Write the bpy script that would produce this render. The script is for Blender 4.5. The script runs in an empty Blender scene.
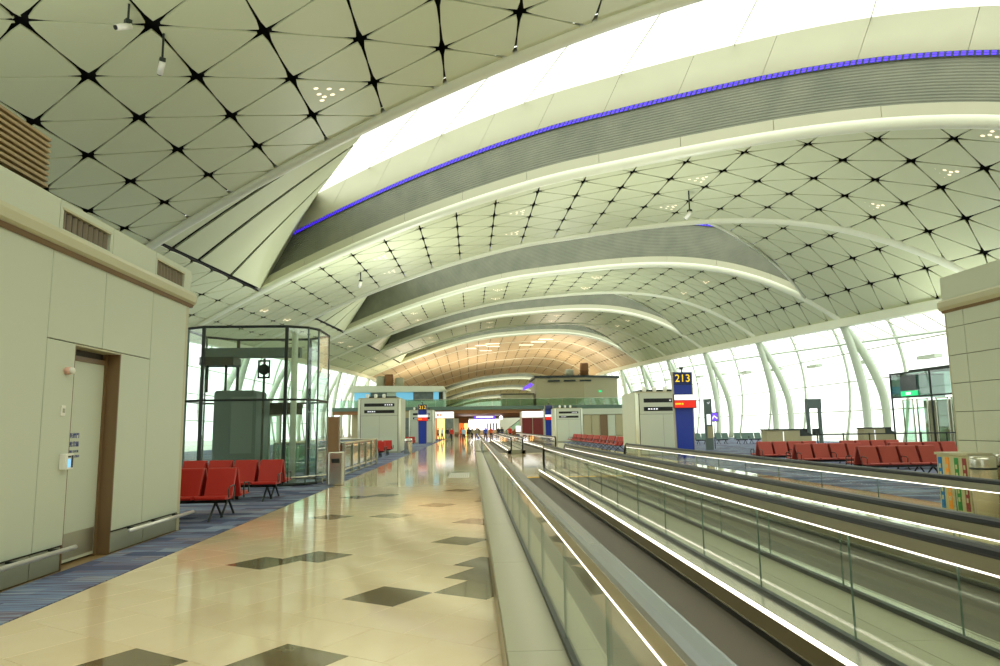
import bpy, math, random
import numpy as np
from mathutils import Vector, Matrix
random.seed(7)

# ------------------------------------------------------------------ camera, world, light, exposure
scene = bpy.context.scene
col = scene.collection
EYE = 1.55
def make_camera():
    f, rho = 700.0, 0.008
    yc = np.array([472.0 - 500, 428.0 - 333, f]); yc /= np.linalg.norm(yc)
    zc = np.array([-math.sin(rho), -math.cos(rho), 0.0]); zc -= yc * (zc @ yc); zc /= np.linalg.norm(zc)
    xc = np.cross(yc, zc)
    if xc[0] < 0: xc = -xc
    right = Vector((xc[0], yc[0], zc[0])); down = Vector((xc[1], yc[1], zc[1])); fwd = Vector((xc[2], yc[2], zc[2]))
    cd = bpy.data.cameras.new('camera'); cd.sensor_width = 36.0; cd.lens = 36.0 * f / 1000.0
    cd.clip_start = 0.05; cd.clip_end = 2000
    co = bpy.data.objects.new('camera', cd); col.objects.link(co)
    m = Matrix.Identity(4)
    for r in range(3):
        m[r][0] = right[r]; m[r][1] = -down[r]; m[r][2] = -fwd[r]
    m[0][3], m[1][3], m[2][3] = 0, 0, EYE
    co.matrix_world = m
    scene.camera = co
make_camera()
world = bpy.data.worlds.new('overcast_sky'); scene.world = world
world.use_nodes = True
wn = world.node_tree.nodes; wn['Background'].inputs[0].default_value = (0.96, 1.0, 0.94, 1)
wn['Background'].inputs[1].default_value = 1.05
scene.view_settings.view_transform = 'Standard'
scene.view_settings.look = 'None'
scene.view_settings.exposure = 1.36
scene.view_settings.gamma = 1.0
scene.view_settings.use_curve_mapping = False
scene.cycles.max_bounces = 8
scene.cycles.diffuse_bounces = 4
scene.cycles.glossy_bounces = 4
scene.cycles.transparent_max_bounces = 24
scene.cycles.caustics_reflective = False
scene.cycles.caustics_refractive = False
scene.cycles.sample_clamp_indirect = 6.0

# ------------------------------------------------------------------ materials
def srgb(r, g, b):
    def c(x):
        x /= 255.0
        return x / 12.92 if x <= 0.04045 else ((x + 0.055) / 1.055) ** 2.4
    return (c(r), c(g), c(b), 1.0)
MATS = {}
def pmat(name, rgb, rough=0.5, metal=0.0, spec=0.5, var=0.0, vscale=3.0, emit=None, estr=0.0, bump=0.0, bscale=40.0, coat=0.0):
    m = bpy.data.materials.new(name); m.use_nodes = True
    nt = m.node_tree; b = nt.nodes['Principled BSDF']
    b.inputs['Base Color'].default_value = srgb(*rgb)
    b.inputs['Roughness'].default_value = rough
    b.inputs['Metallic'].default_value = metal
    b.inputs['Specular IOR Level'].default_value = spec
    if coat: b.inputs['Coat Weight'].default_value = coat; b.inputs['Coat Roughness'].default_value = 0.05
    tc = nt.nodes.new('ShaderNodeTexCoord')
    if var:
        n = nt.nodes.new('ShaderNodeTexNoise'); n.inputs['Scale'].default_value = vscale; n.inputs['Detail'].default_value = 4
        nt.links.new(tc.outputs['Object'], n.inputs['Vector'])
        mr = nt.nodes.new('ShaderNodeMapRange'); mr.inputs['To Min'].default_value = 1 - var; mr.inputs['To Max'].default_value = 1 + var
        nt.links.new(n.outputs['Fac'], mr.inputs['Value'])
        mx = nt.nodes.new('ShaderNodeMix'); mx.data_type = 'RGBA'; mx.blend_type = 'MULTIPLY'; mx.inputs['Factor'].default_value = 1
        mx.inputs['A'].default_value = srgb(*rgb)
        nt.links.new(mr.outputs['Result'], mx.inputs['B'])
        nt.links.new(mx.outputs['Result'], b.inputs['Base Color'])
    if bump:
        n2 = nt.nodes.new('ShaderNodeTexNoise'); n2.inputs['Scale'].default_value = bscale
        nt.links.new(tc.outputs['Object'], n2.inputs['Vector'])
        bp = nt.nodes.new('ShaderNodeBump'); bp.inputs['Strength'].default_value = bump; bp.inputs['Distance'].default_value = 0.01
        nt.links.new(n2.outputs['Fac'], bp.inputs['Height']); nt.links.new(bp.outputs['Normal'], b.inputs['Normal'])
    if emit:
        b.inputs['Emission Color'].default_value = srgb(*emit); b.inputs['Emission Strength'].default_value = estr
    MATS[name] = m
    return m
def glassmat(name, tint, refl=0.05, rough=0.02, maxr=0.8):
    m = bpy.data.materials.new(name); m.use_nodes = True
    nt = m.node_tree; nt.nodes.clear()
    out = nt.nodes.new('ShaderNodeOutputMaterial'); mix = nt.nodes.new('ShaderNodeMixShader')
    tr = nt.nodes.new('ShaderNodeBsdfTransparent'); tr.inputs[0].default_value = (*tint, 1)
    gl = nt.nodes.new('ShaderNodeBsdfGlossy'); gl.inputs['Roughness'].default_value = rough; gl.inputs[0].default_value = (1, 1, 1, 1)
    lw = nt.nodes.new('ShaderNodeLayerWeight'); lw.inputs['Blend'].default_value = 0.5
    pw = nt.nodes.new('ShaderNodeMath'); pw.operation = 'POWER'; pw.inputs[1].default_value = 5
    ma = nt.nodes.new('ShaderNodeMath'); ma.operation = 'MULTIPLY_ADD'; ma.inputs[1].default_value = maxr; ma.inputs[2].default_value = refl
    nt.links.new(lw.outputs['Facing'], pw.inputs[0]); nt.links.new(pw.outputs[0], ma.inputs[0])
    nt.links.new(ma.outputs[0], mix.inputs[0]); nt.links.new(tr.outputs[0], mix.inputs[1]); nt.links.new(gl.outputs[0], mix.inputs[2])
    nt.links.new(mix.outputs[0], out.inputs[0])
    MATS[name] = m
    return m
pmat('panel', (208, 212, 176), 0.45, spec=0.4, var=0.03, vscale=0.35)
pmat('panel_warm_lit', (200, 178, 140), 0.5, var=0.08, vscale=0.25)  # beige base paints the hall's warm light into the panels
pmat('void', (9, 9, 8), 0.9)
pmat('beam_white', (232, 234, 212), 0.35, var=0.02, vscale=0.5)
pmat('fascia', (186, 184, 158), 0.5, var=0.04, vscale=0.8)
pmat('column_white', (208, 216, 198), 0.35)
pmat('wall_panel', (200, 204, 184), 0.42, var=0.025, vscale=1.2)
pmat('wall_trim', (190, 184, 152), 0.4, var=0.02)
pmat('wall_brown', (122, 96, 66), 0.45, var=0.05)
pmat('plinth', (160, 160, 138), 0.3, metal=0.3)
pmat('joint', (70, 60, 44), 0.7)
pmat('slat_beige', (160, 138, 100), 0.5, var=0.04)
pmat('vent_dark', (60, 50, 40), 0.6)
pmat('vent_blade', (120, 106, 84), 0.5)
pmat('steel', (214, 210, 196), 0.26, metal=0.9, var=0.05, vscale=6)
pmat('steel_dull', (176, 168, 146), 0.38, metal=0.85, var=0.06, vscale=4)
pmat('steel_brown', (150, 134, 102), 0.32, metal=0.5, var=0.05)
pmat('deck', (160, 158, 132), 0.35, metal=0.1, var=0.05, vscale=2)
pmat('rubber', (16, 15, 16), 0.38, spec=0.35)
pmat('rail_grey_sheen', (140, 144, 148), 0.25, spec=0.6, metal=0.3)  # dark handrail greyed, ceiling reflection painted into its colour
pmat('black', (18, 17, 16), 0.5)
pmat('dark_metal', (52, 58, 56), 0.4, metal=0.5)
pmat('lift_grey', (98, 112, 110), 0.45, metal=0.2, var=0.05)
pmat('red_vinyl', (176, 34, 24), 0.42, spec=0.4, bump=0.15, bscale=60, var=0.06)
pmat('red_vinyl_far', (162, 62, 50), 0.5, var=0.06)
pmat('grey_vinyl', (104, 128, 122), 0.5, var=0.05)
pmat('blue_sign', (26, 50, 140), 0.35, emit=(26, 50, 150), estr=0.05)
pmat('navy_sign', (20, 34, 92), 0.35)
pmat('sign_yellow', (250, 200, 30), 0.5, emit=(250, 205, 40), estr=0.3)
pmat('sign_white', (240, 240, 245), 0.4, emit=(245, 245, 255), estr=0.35)
pmat('sign_red', (225, 40, 28), 0.4, emit=(230, 40, 25), estr=0.2)
pmat('led_purple', (70, 50, 220), 0.4, emit=(84, 48, 255), estr=0.45)
pmat('led_white', (255, 255, 255), 0.4, emit=(255, 246, 226), estr=9.0)
pmat('led_strip', (255, 250, 240), 0.4, emit=(255, 246, 230), estr=1.3)
pmat('downlight', (255, 250, 235), 0.4, emit=(255, 226, 186), estr=0.42)
pmat('screen_purple', (90, 60, 190), 0.3, emit=(120, 80, 230), estr=0.45)
pmat('screen_dark', (24, 30, 32), 0.15)
pmat('screen_blue', (90, 150, 200), 0.3, emit=(120, 180, 230), estr=0.5)
pmat('poster_sky', (120, 190, 225), 0.5, emit=(120, 195, 230), estr=0.2)
pmat('poster_grey', (110, 120, 116), 0.5, var=0.5, vscale=2)
pmat('exit_green', (30, 150, 90), 0.4, emit=(30, 170, 100), estr=0.8)
pmat('shop_warm', (250, 200, 140), 0.5, emit=(255, 190, 110), estr=0.8)
pmat('shop_white', (255, 255, 255), 0.5, emit=(255, 252, 255), estr=1.2)
pmat('shop_orange', (240, 130, 60), 0.5, emit=(250, 120, 50), estr=0.4)
pmat('shop_maroon', (110, 24, 26), 0.4)
pmat('timber', (150, 102, 60), 0.5, var=0.15, vscale=2)
pmat('counter_beige', (178, 168, 132), 0.5, var=0.03)
pmat('bin_beige', (196, 194, 150), 0.4)
pmat('label_blue', (20, 120, 200), 0.5); pmat('label_orange', (250, 160, 40), 0.5)
pmat('label_green', (40, 140, 60), 0.5); pmat('label_brown', (150, 50, 50), 0.5)
pmat('board_brown', (150, 116, 84), 0.55, var=0.06)
pmat('rail_silver', (232, 230, 224), 0.3, metal=0.45)
pmat('lift_panel', (118, 130, 126), 0.45)
pmat('white_plastic', (235, 232, 222), 0.4)
pmat('pink_plastic', (226, 178, 160), 0.4)
pmat('text_blue', (84, 92, 150), 0.6)
pmat('skin', (206, 160, 130), 0.6); pmat('hair', (28, 22, 20), 0.6)
pmat('cloth_red', (200, 46, 34), 0.8); pmat('cloth_blue', (30, 80, 190), 0.8); pmat('cloth_dark', (34, 36, 44), 0.8)
pmat('cloth_light', (150, 190, 220), 0.8); pmat('cloth_orange', (220, 90, 40), 0.8); pmat('cloth_khaki', (150, 140, 110), 0.8)
pmat('bridge_teal', (92, 116, 104), 0.4)
pmat('apron_concrete', (190, 190, 180), 0.8, var=0.05)
glassmat('glass_clear', (0.97, 0.985, 0.97), 0.03, maxr=0.5)
glassmat('glass_rail', (0.95, 0.975, 0.945), 0.045, maxr=0.75)
glassmat('glass_roof', (0.85, 0.87, 0.80), 0.03, maxr=0.3)
glassmat('glass_window', (0.90, 0.97, 0.92), 0.03, maxr=0.5)
glassmat('glass_lift', (0.93, 0.975, 0.95), 0.05, maxr=0.8)
glassmat('glass_dark', (0.34, 0.44, 0.40), 0.10)
glassmat('glass_green', (0.72, 0.88, 0.80), 0.06)

def ribbed_wall():
    m = pmat('grey_ribbed', (150, 143, 122), 0.6)
    nt = m.node_tree; b = nt.nodes['Principled BSDF']
    tc = nt.nodes.new('ShaderNodeTexCoord')
    uv = nt.nodes.new('ShaderNodeUVMap')
    sep = nt.nodes.new('ShaderNodeSeparateXYZ'); nt.links.new(uv.outputs[0], sep.inputs[0])
    mu = nt.nodes.new('ShaderNodeMath'); mu.operation = 'MULTIPLY'; mu.inputs[1].default_value = 2 * math.pi / 0.14
    si = nt.nodes.new('ShaderNodeMath'); si.operation = 'SINE'
    nt.links.new(sep.outputs[1], mu.inputs[0]); nt.links.new(mu.outputs[0], si.inputs[0])
    bp = nt.nodes.new('ShaderNodeBump'); bp.inputs['Strength'].default_value = 0.4; bp.inputs['Distance'].default_value = 0.03
    nt.links.new(si.outputs[0], bp.inputs['Height']); nt.links.new(bp.outputs['Normal'], b.inputs['Normal'])
    n = nt.nodes.new('ShaderNodeTexNoise'); n.inputs['Scale'].default_value = 0.7; n.inputs['Detail'].default_value = 6
    nt.links.new(tc.outputs['Object'], n.inputs['Vector'])
    r = nt.nodes.new('ShaderNodeValToRGB'); r.color_ramp.elements[0].position = 0.3; r.color_ramp.elements[1].position = 0.7
    r.color_ramp.elements[0].color = srgb(110, 114, 98); r.color_ramp.elements[1].color = srgb(126, 128, 110)
    nt.links.new(n.outputs['Fac'], r.inputs[0]); nt.links.new(r.outputs[0], b.inputs['Base Color'])
ribbed_wall()
def belt_mat():
    m = pmat('belt', (92, 84, 70), 0.55, metal=0.3)
    nt = m.node_tree; b = nt.nodes['Principled BSDF']
    tc = nt.nodes.new('ShaderNodeTexCoord'); w = nt.nodes.new('ShaderNodeTexWave'); w.wave_type = 'BANDS'; w.bands_direction = 'X'
    w.inputs['Scale'].default_value = 34.0; nt.links.new(tc.outputs['Object'], w.inputs['Vector'])
    bp = nt.nodes.new('ShaderNodeBump'); bp.inputs['Strength'].default_value = 0.5; bp.inputs['Distance'].default_value = 0.006
    nt.links.new(w.outputs['Fac'], bp.inputs['Height']); nt.links.new(bp.outputs['Normal'], b.inputs['Normal'])
belt_mat()
def stone(name, c0, c1, rough):
    m = pmat(name, c0, rough, spec=0.6)
    nt = m.node_tree; b = nt.nodes['Principled BSDF']
    oi = nt.nodes.new('ShaderNodeObjectInfo'); tc = nt.nodes.new('ShaderNodeTexCoord')
    n = nt.nodes.new('ShaderNodeTexNoise'); n.inputs['Scale'].default_value = 1.3; n.inputs['Detail'].default_value = 8; n.inputs['Roughness'].default_value = 0.65
    nt.links.new(tc.outputs['Object'], n.inputs['Vector'])
    ad = nt.nodes.new('ShaderNodeMath'); ad.operation = 'MULTIPLY_ADD'; ad.inputs[1].default_value = 0.25
    nt.links.new(oi.outputs['Random'], ad.inputs[0]); nt.links.new(n.outputs['Fac'], ad.inputs[2])
    r = nt.nodes.new('ShaderNodeValToRGB'); r.color_ramp.elements[0].position = 0.35; r.color_ramp.elements[1].position = 0.85
    r.color_ramp.elements[0].color = srgb(*c0); r.color_ramp.elements[1].color = srgb(*c1)
    nt.links.new(ad.outputs[0], r.inputs[0]); nt.links.new(r.outputs[0], b.inputs['Base Color'])
stone('tile_cream', (226, 202, 164), (234, 212, 178), 0.07)
stone('tile_dark', (104, 88, 60), (118, 102, 72), 0.07)
pmat('grout', (150, 122, 80), 0.4)
def carpet_mat():
    m = pmat('carpet', (60, 70, 110), 0.95, spec=0.1)
    nt = m.node_tree; b = nt.nodes['Principled BSDF']
    tc = nt.nodes.new('ShaderNodeTexCoord')
    mp = nt.nodes.new('ShaderNodeMapping'); mp.inputs['Rotation'].default_value = (0, 0, math.radians(4))
    nt.links.new(tc.outputs['Object'], mp.inputs[0])
    br = nt.nodes.new('ShaderNodeTexBrick'); br.offset = 0.37; br.inputs['Scale'].default_value = 1.0
    br.inputs['Brick Width'].default_value = 0.8; br.inputs['Row Height'].default_value = 0.3; br.inputs['Mortar Size'].default_value = 0.0
    br.inputs['Color1'].default_value = (0, 0, 0, 1); br.inputs['Color2'].default_value = (1, 1, 1, 1)
    nt.links.new(mp.outputs[0], br.inputs['Vector'])
    mp2 = nt.nodes.new('ShaderNodeMapping'); mp2.inputs['Scale'].default_value = (1.2, 26, 1)
    nt.links.new(tc.outputs['Object'], mp2.inputs[0])
    n = nt.nodes.new('ShaderNodeTexNoise'); n.inputs['Scale'].default_value = 1.0; n.inputs['Detail'].default_value = 5
    nt.links.new(mp2.outputs[0], n.inputs['Vector'])
    ad = nt.nodes.new('ShaderNodeMath'); ad.operation = 'MULTIPLY_ADD'; ad.inputs[1].default_value = 0.55
    nt.links.new(br.outputs['Color'], ad.inputs[0])
    ml = nt.nodes.new('ShaderNodeMath'); ml.operation = 'MULTIPLY'; ml.inputs[1].default_value = 0.6
    nt.links.new(n.outputs['Fac'], ml.inputs[0]); nt.links.new(ml.outputs[0], ad.inputs[2])
    r = nt.nodes.new('ShaderNodeValToRGB'); e = r.color_ramp.elements
    e[0].position = 0.18; e[0].color = srgb(62, 66, 86); e[1].position = 0.95; e[1].color = srgb(170, 178, 190)
    for p, c in ((0.34, (86, 98, 130)), (0.46, (104, 94, 112)), (0.56, (122, 140, 172)), (0.64, (150, 158, 170)), (0.72, (118, 104, 120)), (0.82, (110, 126, 158))):
        k = e.new(p); k.color = srgb(*c)
    nt.links.new(ad.outputs[0], r.inputs[0]); nt.links.new(r.outputs[0], b.inputs['Base Color'])
carpet_mat()

# ------------------------------------------------------------------ mesh helpers
class MB:
    def __init__(s): s.v = []; s.f = []; s.uv = None
    def add(s, vs, fs):
        o = len(s.v); s.v += [tuple(p) for p in vs]; s.f += [tuple(i + o for i in f) for f in fs]; return s
    def box(s, x0, x1, y0, y1, z0, z1):
        vs = [(x0, y0, z0), (x1, y0, z0), (x1, y1, z0), (x0, y1, z0), (x0, y0, z1), (x1, y0, z1), (x1, y1, z1), (x0, y1, z1)]
        return s.add(vs, [(3, 2, 1, 0), (4, 5, 6, 7), (0, 1, 5, 4), (1, 2, 6, 5), (2, 3, 7, 6), (3, 0, 4, 7)])
    def prism(s, poly, axis, a, b):
        n = len(poly)
        def P(p, t):
            return (t, p[0], p[1]) if axis == 'x' else ((p[0], t, p[1]) if axis == 'y' else (p[0], p[1], t))
        vs = [P(p, a) for p in poly] + [P(p, b) for p in poly]
        return s.add(vs, [tuple(range(n))[::-1], tuple(range(n, 2 * n))] + [(i, (i + 1) % n, (i + 1) % n + n, i + n) for i in range(n)])
    def tube(s, path, r, n=8, caps=True):
        path = [Vector(p) for p in path]; m = len(path)
        rs = r if isinstance(r, (list, tuple)) else [r] * m
        t0 = (path[1] - path[0]).normalized()
        ref = Vector((0, 0, 1)) if abs(t0.z) < 0.9 else Vector((1, 0, 0))
        vs = []; side = t0.cross(ref).normalized()
        for i in range(m):
            t = (path[min(i + 1, m - 1)] - path[max(i - 1, 0)]).normalized()
            side = (side - t * side.dot(t)).normalized(); up = side.cross(t)
            for k in range(n):
                a = 2 * math.pi * k / n
                vs.append(path[i] + side * (math.cos(a) * rs[i]) + up * (math.sin(a) * rs[i]))
        fs = [(i * n + k, i * n + (k + 1) % n, (i + 1) * n + (k + 1) % n, (i + 1) * n + k) for i in range(m - 1) for k in range(n)]
        if caps: fs += [tuple(range(n))[::-1], tuple(range((m - 1) * n, m * n))]
        return s.add(vs, fs)
    def cyl(s, x, y, z0, z1, r, n=16, r2=None):
        return s.tube([(x, y, z0), (x, y, z1)], [r, r if r2 is None else r2], n)
    def lathe(s, prof, n=16, cx=0, cy=0):
        vs = [(cx + r * math.cos(2 * math.pi * k / n), cy + r * math.sin(2 * math.pi * k / n), z) for r, z in prof for k in range(n)]
        m = len(prof)
        fs = [(i * n + k, i * n + (k + 1) % n, (i + 1) * n + (k + 1) % n, (i + 1) * n + k) for i in range(m - 1) for k in range(n)]
        return s.add(vs, fs + [tuple(range(n))[::-1], tuple(range((m - 1) * n, m * n))])
    def grid(s, rows):
        n = len(rows[0]); vs = [p for r in rows for p in r]
        return s.add(vs, [(i * n + k, i * n + k + 1, (i + 1) * n + k + 1, (i + 1) * n + k) for i in range(len(rows) - 1) for k in range(n - 1)])
    def mesh(s, name, mat, smooth=False):
        me = bpy.data.meshes.new(name); me.from_pydata(s.v, [], s.f)
        if smooth:
            for p in me.polygons: p.use_smooth = True
        if mat: me.materials.append(MATS[mat])
        me.update(); return me
    def build(s, name, mat, parent=None, smooth=False):
        return link(name, s.mesh(name, mat, smooth), parent)
def link(name, me, parent=None):
    o = bpy.data.objects.new(name, me); col.objects.link(o)
    if parent is not None: o.parent = parent
    return o
def tag(o, label, cat=None, group=None, kind=None):
    if label: o['label'] = label
    if cat: o['category'] = cat
    if group: o['group'] = group
    if kind: o['kind'] = kind
    return o
def thing(name, label, cat, loc=(0, 0, 0), rz=0.0, group=None, kind=None):
    o = bpy.data.objects.new(name, None); col.objects.link(o); o.empty_display_size = 0.2
    o.location = loc; o.rotation_euler = (0, 0, rz)
    return tag(o, label, cat, group, kind)
def copy_tree(o, parent=None):
    c = o.copy(); col.objects.link(c)
    if parent is not None: c.parent = parent
    for ch in o.children: copy_tree(ch, c)
    return c
def textobj(body, size, mat, parent, loc, rot, align='CENTER', name='lettering', extrude=0.002):
    cu = bpy.data.curves.new(name, 'FONT'); cu.body = body; cu.size = size; cu.align_x = align; cu.align_y = 'CENTER'; cu.extrude = extrude
    cu.materials.append(MATS[mat])
    tmp = bpy.data.objects.new(name, cu); col.objects.link(tmp)
    me = bpy.data.meshes.new_from_object(tmp.evaluated_get(bpy.context.evaluated_depsgraph_get())); bpy.data.objects.remove(tmp)
    o = bpy.data.objects.new(name, me); col.objects.link(o); o.parent = parent
    o.location = loc; o.rotation_euler = rot
    return o
def smooth_angle(o, deg=40):
    for p in o.data.polygons: p.use_smooth = True
    return o
def bevel(o, w=0.01, seg=2):
    m = o.modifiers.new('bevel', 'BEVEL'); m.width = w; m.segments = seg; m.limit_method = 'ANGLE'
    return o

# ------------------------------------------------------------------ roof geometry (vault, skew ribs, eyelid skylights)
TAU, R0, QB, SP = 0.665, 74.125, 16.8, 2.988
XL, XR = -22.5, 29.6
def lift_of(D):
    if D > 160: D = 320 - D
    D = max(D, 0.0)
    return 0.056 * D - 0.00008 * D * D
def vz(X, D):
    u = abs((X - 5.792) / 27.0)
    z = 11.802 - 10.807 * u ** 3.744 if X > 5.792 else 11.802 - 6.021 * u ** 1.615
    return EYE + z + 0.015 * (X - 5.792) + lift_of(D)
def rib_r(j): return R0 + QB * j
def RP(X, r, dz=0.0, dr=0.0):
    D = r - TAU * X
    return (X, D + dr, vz(X, D) + dz)
def clip(poly, a, b, c):          # keep a*x + b*y <= c
    out = []
    for i in range(len(poly)):
        p, q = poly[i], poly[(i + 1) % len(poly)]
        dp, dq = a * p[0] + b * p[1] - c, a * q[0] + b * q[1] - c
        if dp <= 0: out.append(p)
        if (dp < 0) != (dq < 0) and dp != dq:
            t = dp / (dp - dq); out.append((p[0] + t * (q[0] - p[0]), p[1] + t * (q[1] - p[1])))
    res = []
    for p in out:
        if not res or abs(p[0] - res[-1][0]) + abs(p[1] - res[-1][1]) > 0.02: res.append(p)
    if len(res) > 2 and abs(res[0][0] - res[-1][0]) + abs(res[0][1] - res[-1][1]) < 0.02: res.pop()
    return res
def area2(poly):
    return 0.5 * sum(poly[i][0] * poly[(i + 1) % len(poly)][1] - poly[(i + 1) % len(poly)][0] * poly[i][1] for i in range(len(poly)))

# ------------------------------------------------------------------ floor
floor = MB().box(-30, 38, -60, 330, -0.3, -0.008).build('floor', 'grout')
tag(floor, 'polished cream stone floor with scattered dark square tiles', None, kind='structure')
EA = math.radians(-33.0)
E1 = (math.cos(EA), math.sin(EA)); E2 = (-math.sin(EA), math.cos(EA))
TC = (-0.80, 6.88); TS = 0.6
def toff(l): return 0.5 if (l % 2 == 0 and l != 0) else 0.0
def tcen(k, l):
    k = k + toff(l)
    return (TC[0] + TS * (k * E1[0] + l * E2[0]), TC[1] + TS * (k * E1[1] + l * E2[1]))
def tkey(x, y):
    dx, dy = x - TC[0], y - TC[1]
    l = round((dx * E2[0] + dy * E2[1]) / TS)
    return (round((dx * E1[0] + dy * E1[1]) / TS - toff(l)), l)
DARK = {tkey(*p) for p in [(-0.81, 6.87), (-1.30, 5.03), (-2.33, 5.08), (-2.375, 8.75), (-1.845, 8.95), (-0.32, 10.12), (-2.34, 12.98),
        (-1.34, 12.98), (-0.82, 14.82), (-2.38, 16.57), (-1.85, 16.93), (-2.39, 20.83), (-0.34, 18.11), (0.27, 12.05), (0.27, 16.2),
        (0.25, 15.15), (0.2, 8.46), (0.2, 7.7), (0.26, 6.96)]}
drnd = random.Random(3)
def tile_field():
    regions = [(-3.87, 0.2, 2.2, 130), (5.3, 9.0, 2.2, 130), (0.2, 5.3, 22.9, 41.2), (0.2, 5.3, 80, 130)]
    full = None; singles = []; rest = {'tile_cream': MB(), 'tile_dark': MB()}
    hg = TS / 2 - 0.0016
    base = [(-hg, -hg), (hg, -hg), (hg, hg), (-hg, hg)]
    def tile_mesh(poly, cx, cy, mb):
        n = len(poly); vs = []
        for ins, z in ((0, -0.008), (0, -0.0012), (0.0016, 0.0)):
            for (x, y) in poly:
                d = math.hypot(x - cx, y - cy) or 1
                k = 1 - ins * 1.4 / d
                vs.append((cx + (x - cx) * k, cy + (y - cy) * k, z))
        fs = [(i, (i + 1) % n, n + (i + 1) % n, n + i) for i in range(n)] + [(n + i, n + (i + 1) % n, 2 * n + (i + 1) % n, 2 * n + i) for i in range(n)]
        fs.append(tuple(range(2 * n, 3 * n)))
        mb.add(vs, fs)
    allt = []
    for ri, (x0, x1, y0, y1) in enumerate(regions):
        ks = [tkey(x, y) for x in (x0, x1) for y in (y0, y1)]
        for k in range(min(a for a, _ in ks) - 1, max(a for a, _ in ks) + 2):
            for l in range(min(b for _, b in ks) - 1, max(b for _, b in ks) + 2):
                cx, cy = tcen(k, l)
                if not (x0 - 0.5 < cx < x1 + 0.5 and y0 - 0.5 < cy < y1 + 0.5): continue
                poly = [(cx + a * E1[0] + b * E2[0], cy + a * E1[1] + b * E2[1]) for a, b in base]
                inside = all(x0 <= p[0] <= x1 and y0 <= p[1] <= y1 for p in poly)
                if not inside:
                    for a, b, c in ((-1, 0, -x0), (1, 0, x1), (0, -1, -y0), (0, 1, y1)): poly = clip(poly, a, b, c)
                    if len(poly) < 3 or abs(area2(poly)) < 0.004: continue
                dark = (k, l) in DARK
                if not dark and (cy > 21.5 or ri == 1):
                    h = ((k * 7919 + l * 104729) ^ (k * l * 31)) % 97
                    dark = h < 7
                allt.append((ri, cx, cy, poly, inside, 'tile_dark' if dark else 'tile_cream'))
    def vis(t):
        px = 472 + 706 * t[1] / max(t[2], 0.1); py = 428 + 706 * EYE / max(t[2], 0.1)
        return t[0] == 0 and -40 < px < 1040 and py < 700
    cand = sorted([t for t in allt if vis(t)], key=lambda t: t[2])
    keep = set(id(t) for t in cand[:290])
    shared = {}
    for t in allt:
        ri, cx, cy, poly, inside, mat = t
        if id(t) in keep:
            if inside:
                if mat not in shared:
                    mb = MB(); tile_mesh([(a * E1[0] + b * E2[0], a * E1[1] + b * E2[1]) for a, b in base], 0, 0, mb); shared[mat] = mb.mesh('floor_tile', mat)
                o = link('floor_tile', shared[mat], floor); o.location = (cx, cy, 0)
            else:
                px = sum(p[0] for p in poly) / len(poly); py = sum(p[1] for p in poly) / len(poly)
                mb = MB(); tile_mesh([(p[0] - px, p[1] - py) for p in poly], 0, 0, mb)
                o = mb.build('floor_tile', mat, floor); o.location = (px, py, 0)
            if mat == 'tile_dark': o['label'] = 'dark brown square floor tile'
        else:
            px = sum(p[0] for p in poly) / len(poly); py = sum(p[1] for p in poly) / len(poly)
            tile_mesh(poly, px, py, rest[mat])
    for mat, mb in rest.items():
        o = mb.build('floor_tile_field', mat, floor); o['kind'] = 'stuff'
tile_field()
tag(MB().box(-4.66, -3.885, 0, 11.78, -0.008, 0.004).box(-22.4, -3.885, 11.78, 99, -0.008, 0.004).build('carpet', 'carpet'), 'blue and purple streaked carpet beside the service block and glass lift', 'carpet')
tag(MB().box(9.02, 30.8, 13.2, 99, -0.008, 0.004).build('carpet', 'carpet'), 'blue grey carpet of the gate lounge along the tall windows', 'carpet')
tag(MB().box(5.3, 33.2, -20, 2.2, -0.008, 0.0).build('floor', 'tile_cream'), 'cream floor strip', None, kind='structure')
tag(MB().box(9.0, 33.2, 2.2, 13.2, -0.008, 0.0).build('floor', 'tile_cream'), 'cream floor strip', None, kind='structure')
tag(MB().box(-3.885, 0.2, -20, 2.2, -0.008, 0.0).build('floor', 'tile_cream'), 'cream floor strip', None, kind='structure')
tag(MB().box(-29, -22.4, -20, 130, -0.008, 0.0).box(30.8, 36, 13.2, 130, -0.008, 0.0).box(-22.4, -3.885, 99, 130, -0.008, 0.0).box(9.0, 30.8, 99, 130, -0.008, 0.0).build('floor', 'plinth'), 'plain floor along the glass walls', None, kind='structure')
tag(MB().box(-400, 500, -300, 700, -7.5, -7.0).build('ground', 'apron_concrete'), 'pale concrete apron outside', None, kind='structure')

# ------------------------------------------------------------------ ceiling panels
def arc_columns():
    xs = [XR]; x = XR; acc = 0.0
    while x > XL - 3:
        x2 = x - 0.02
        acc += math.hypot(0.02, vz(x, 40) - vz(x2, 40)); x = x2
        if acc >= 2.52: xs.append(x); acc = 0.0
    xs = xs[::-1]
    near = min(xs, key=lambda v: abs(v + 10.64)); sh = -10.64 - near
    return [v + sh * max(0.0, min(1.0, (20 - v) / 25)) for v in xs]
XCOL = arc_columns()
EYELIDS = [-5, -3, -1, 1, 3, 9, 11, 13]          # near rib index of each skylight opening
WARM = (4, 9)                                # bays over the central hall
TIPL, TIPR, AR = -15.2, 27.6, 16.2
ceiling_mb = MB()
def backing(j, x0, x1, dz=0.42):
    ra, rb = rib_r(j), rib_r(j + 1); rows = []
    n = 8
    for i in range(n + 1):
        r = ra + (rb - ra) * i / n
        a = x0(r) if callable(x0) else x0
        b = x1(r) if callable(x1) else x1
        rows.append([RP(a + (b - a) * k / 28, r, dz) for k in range(29)])
    ceiling_mb.grid(rows)
def redge(j): return lambda r: AR + (TIPR - AR) * (r - rib_r(j)) / QB
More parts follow.
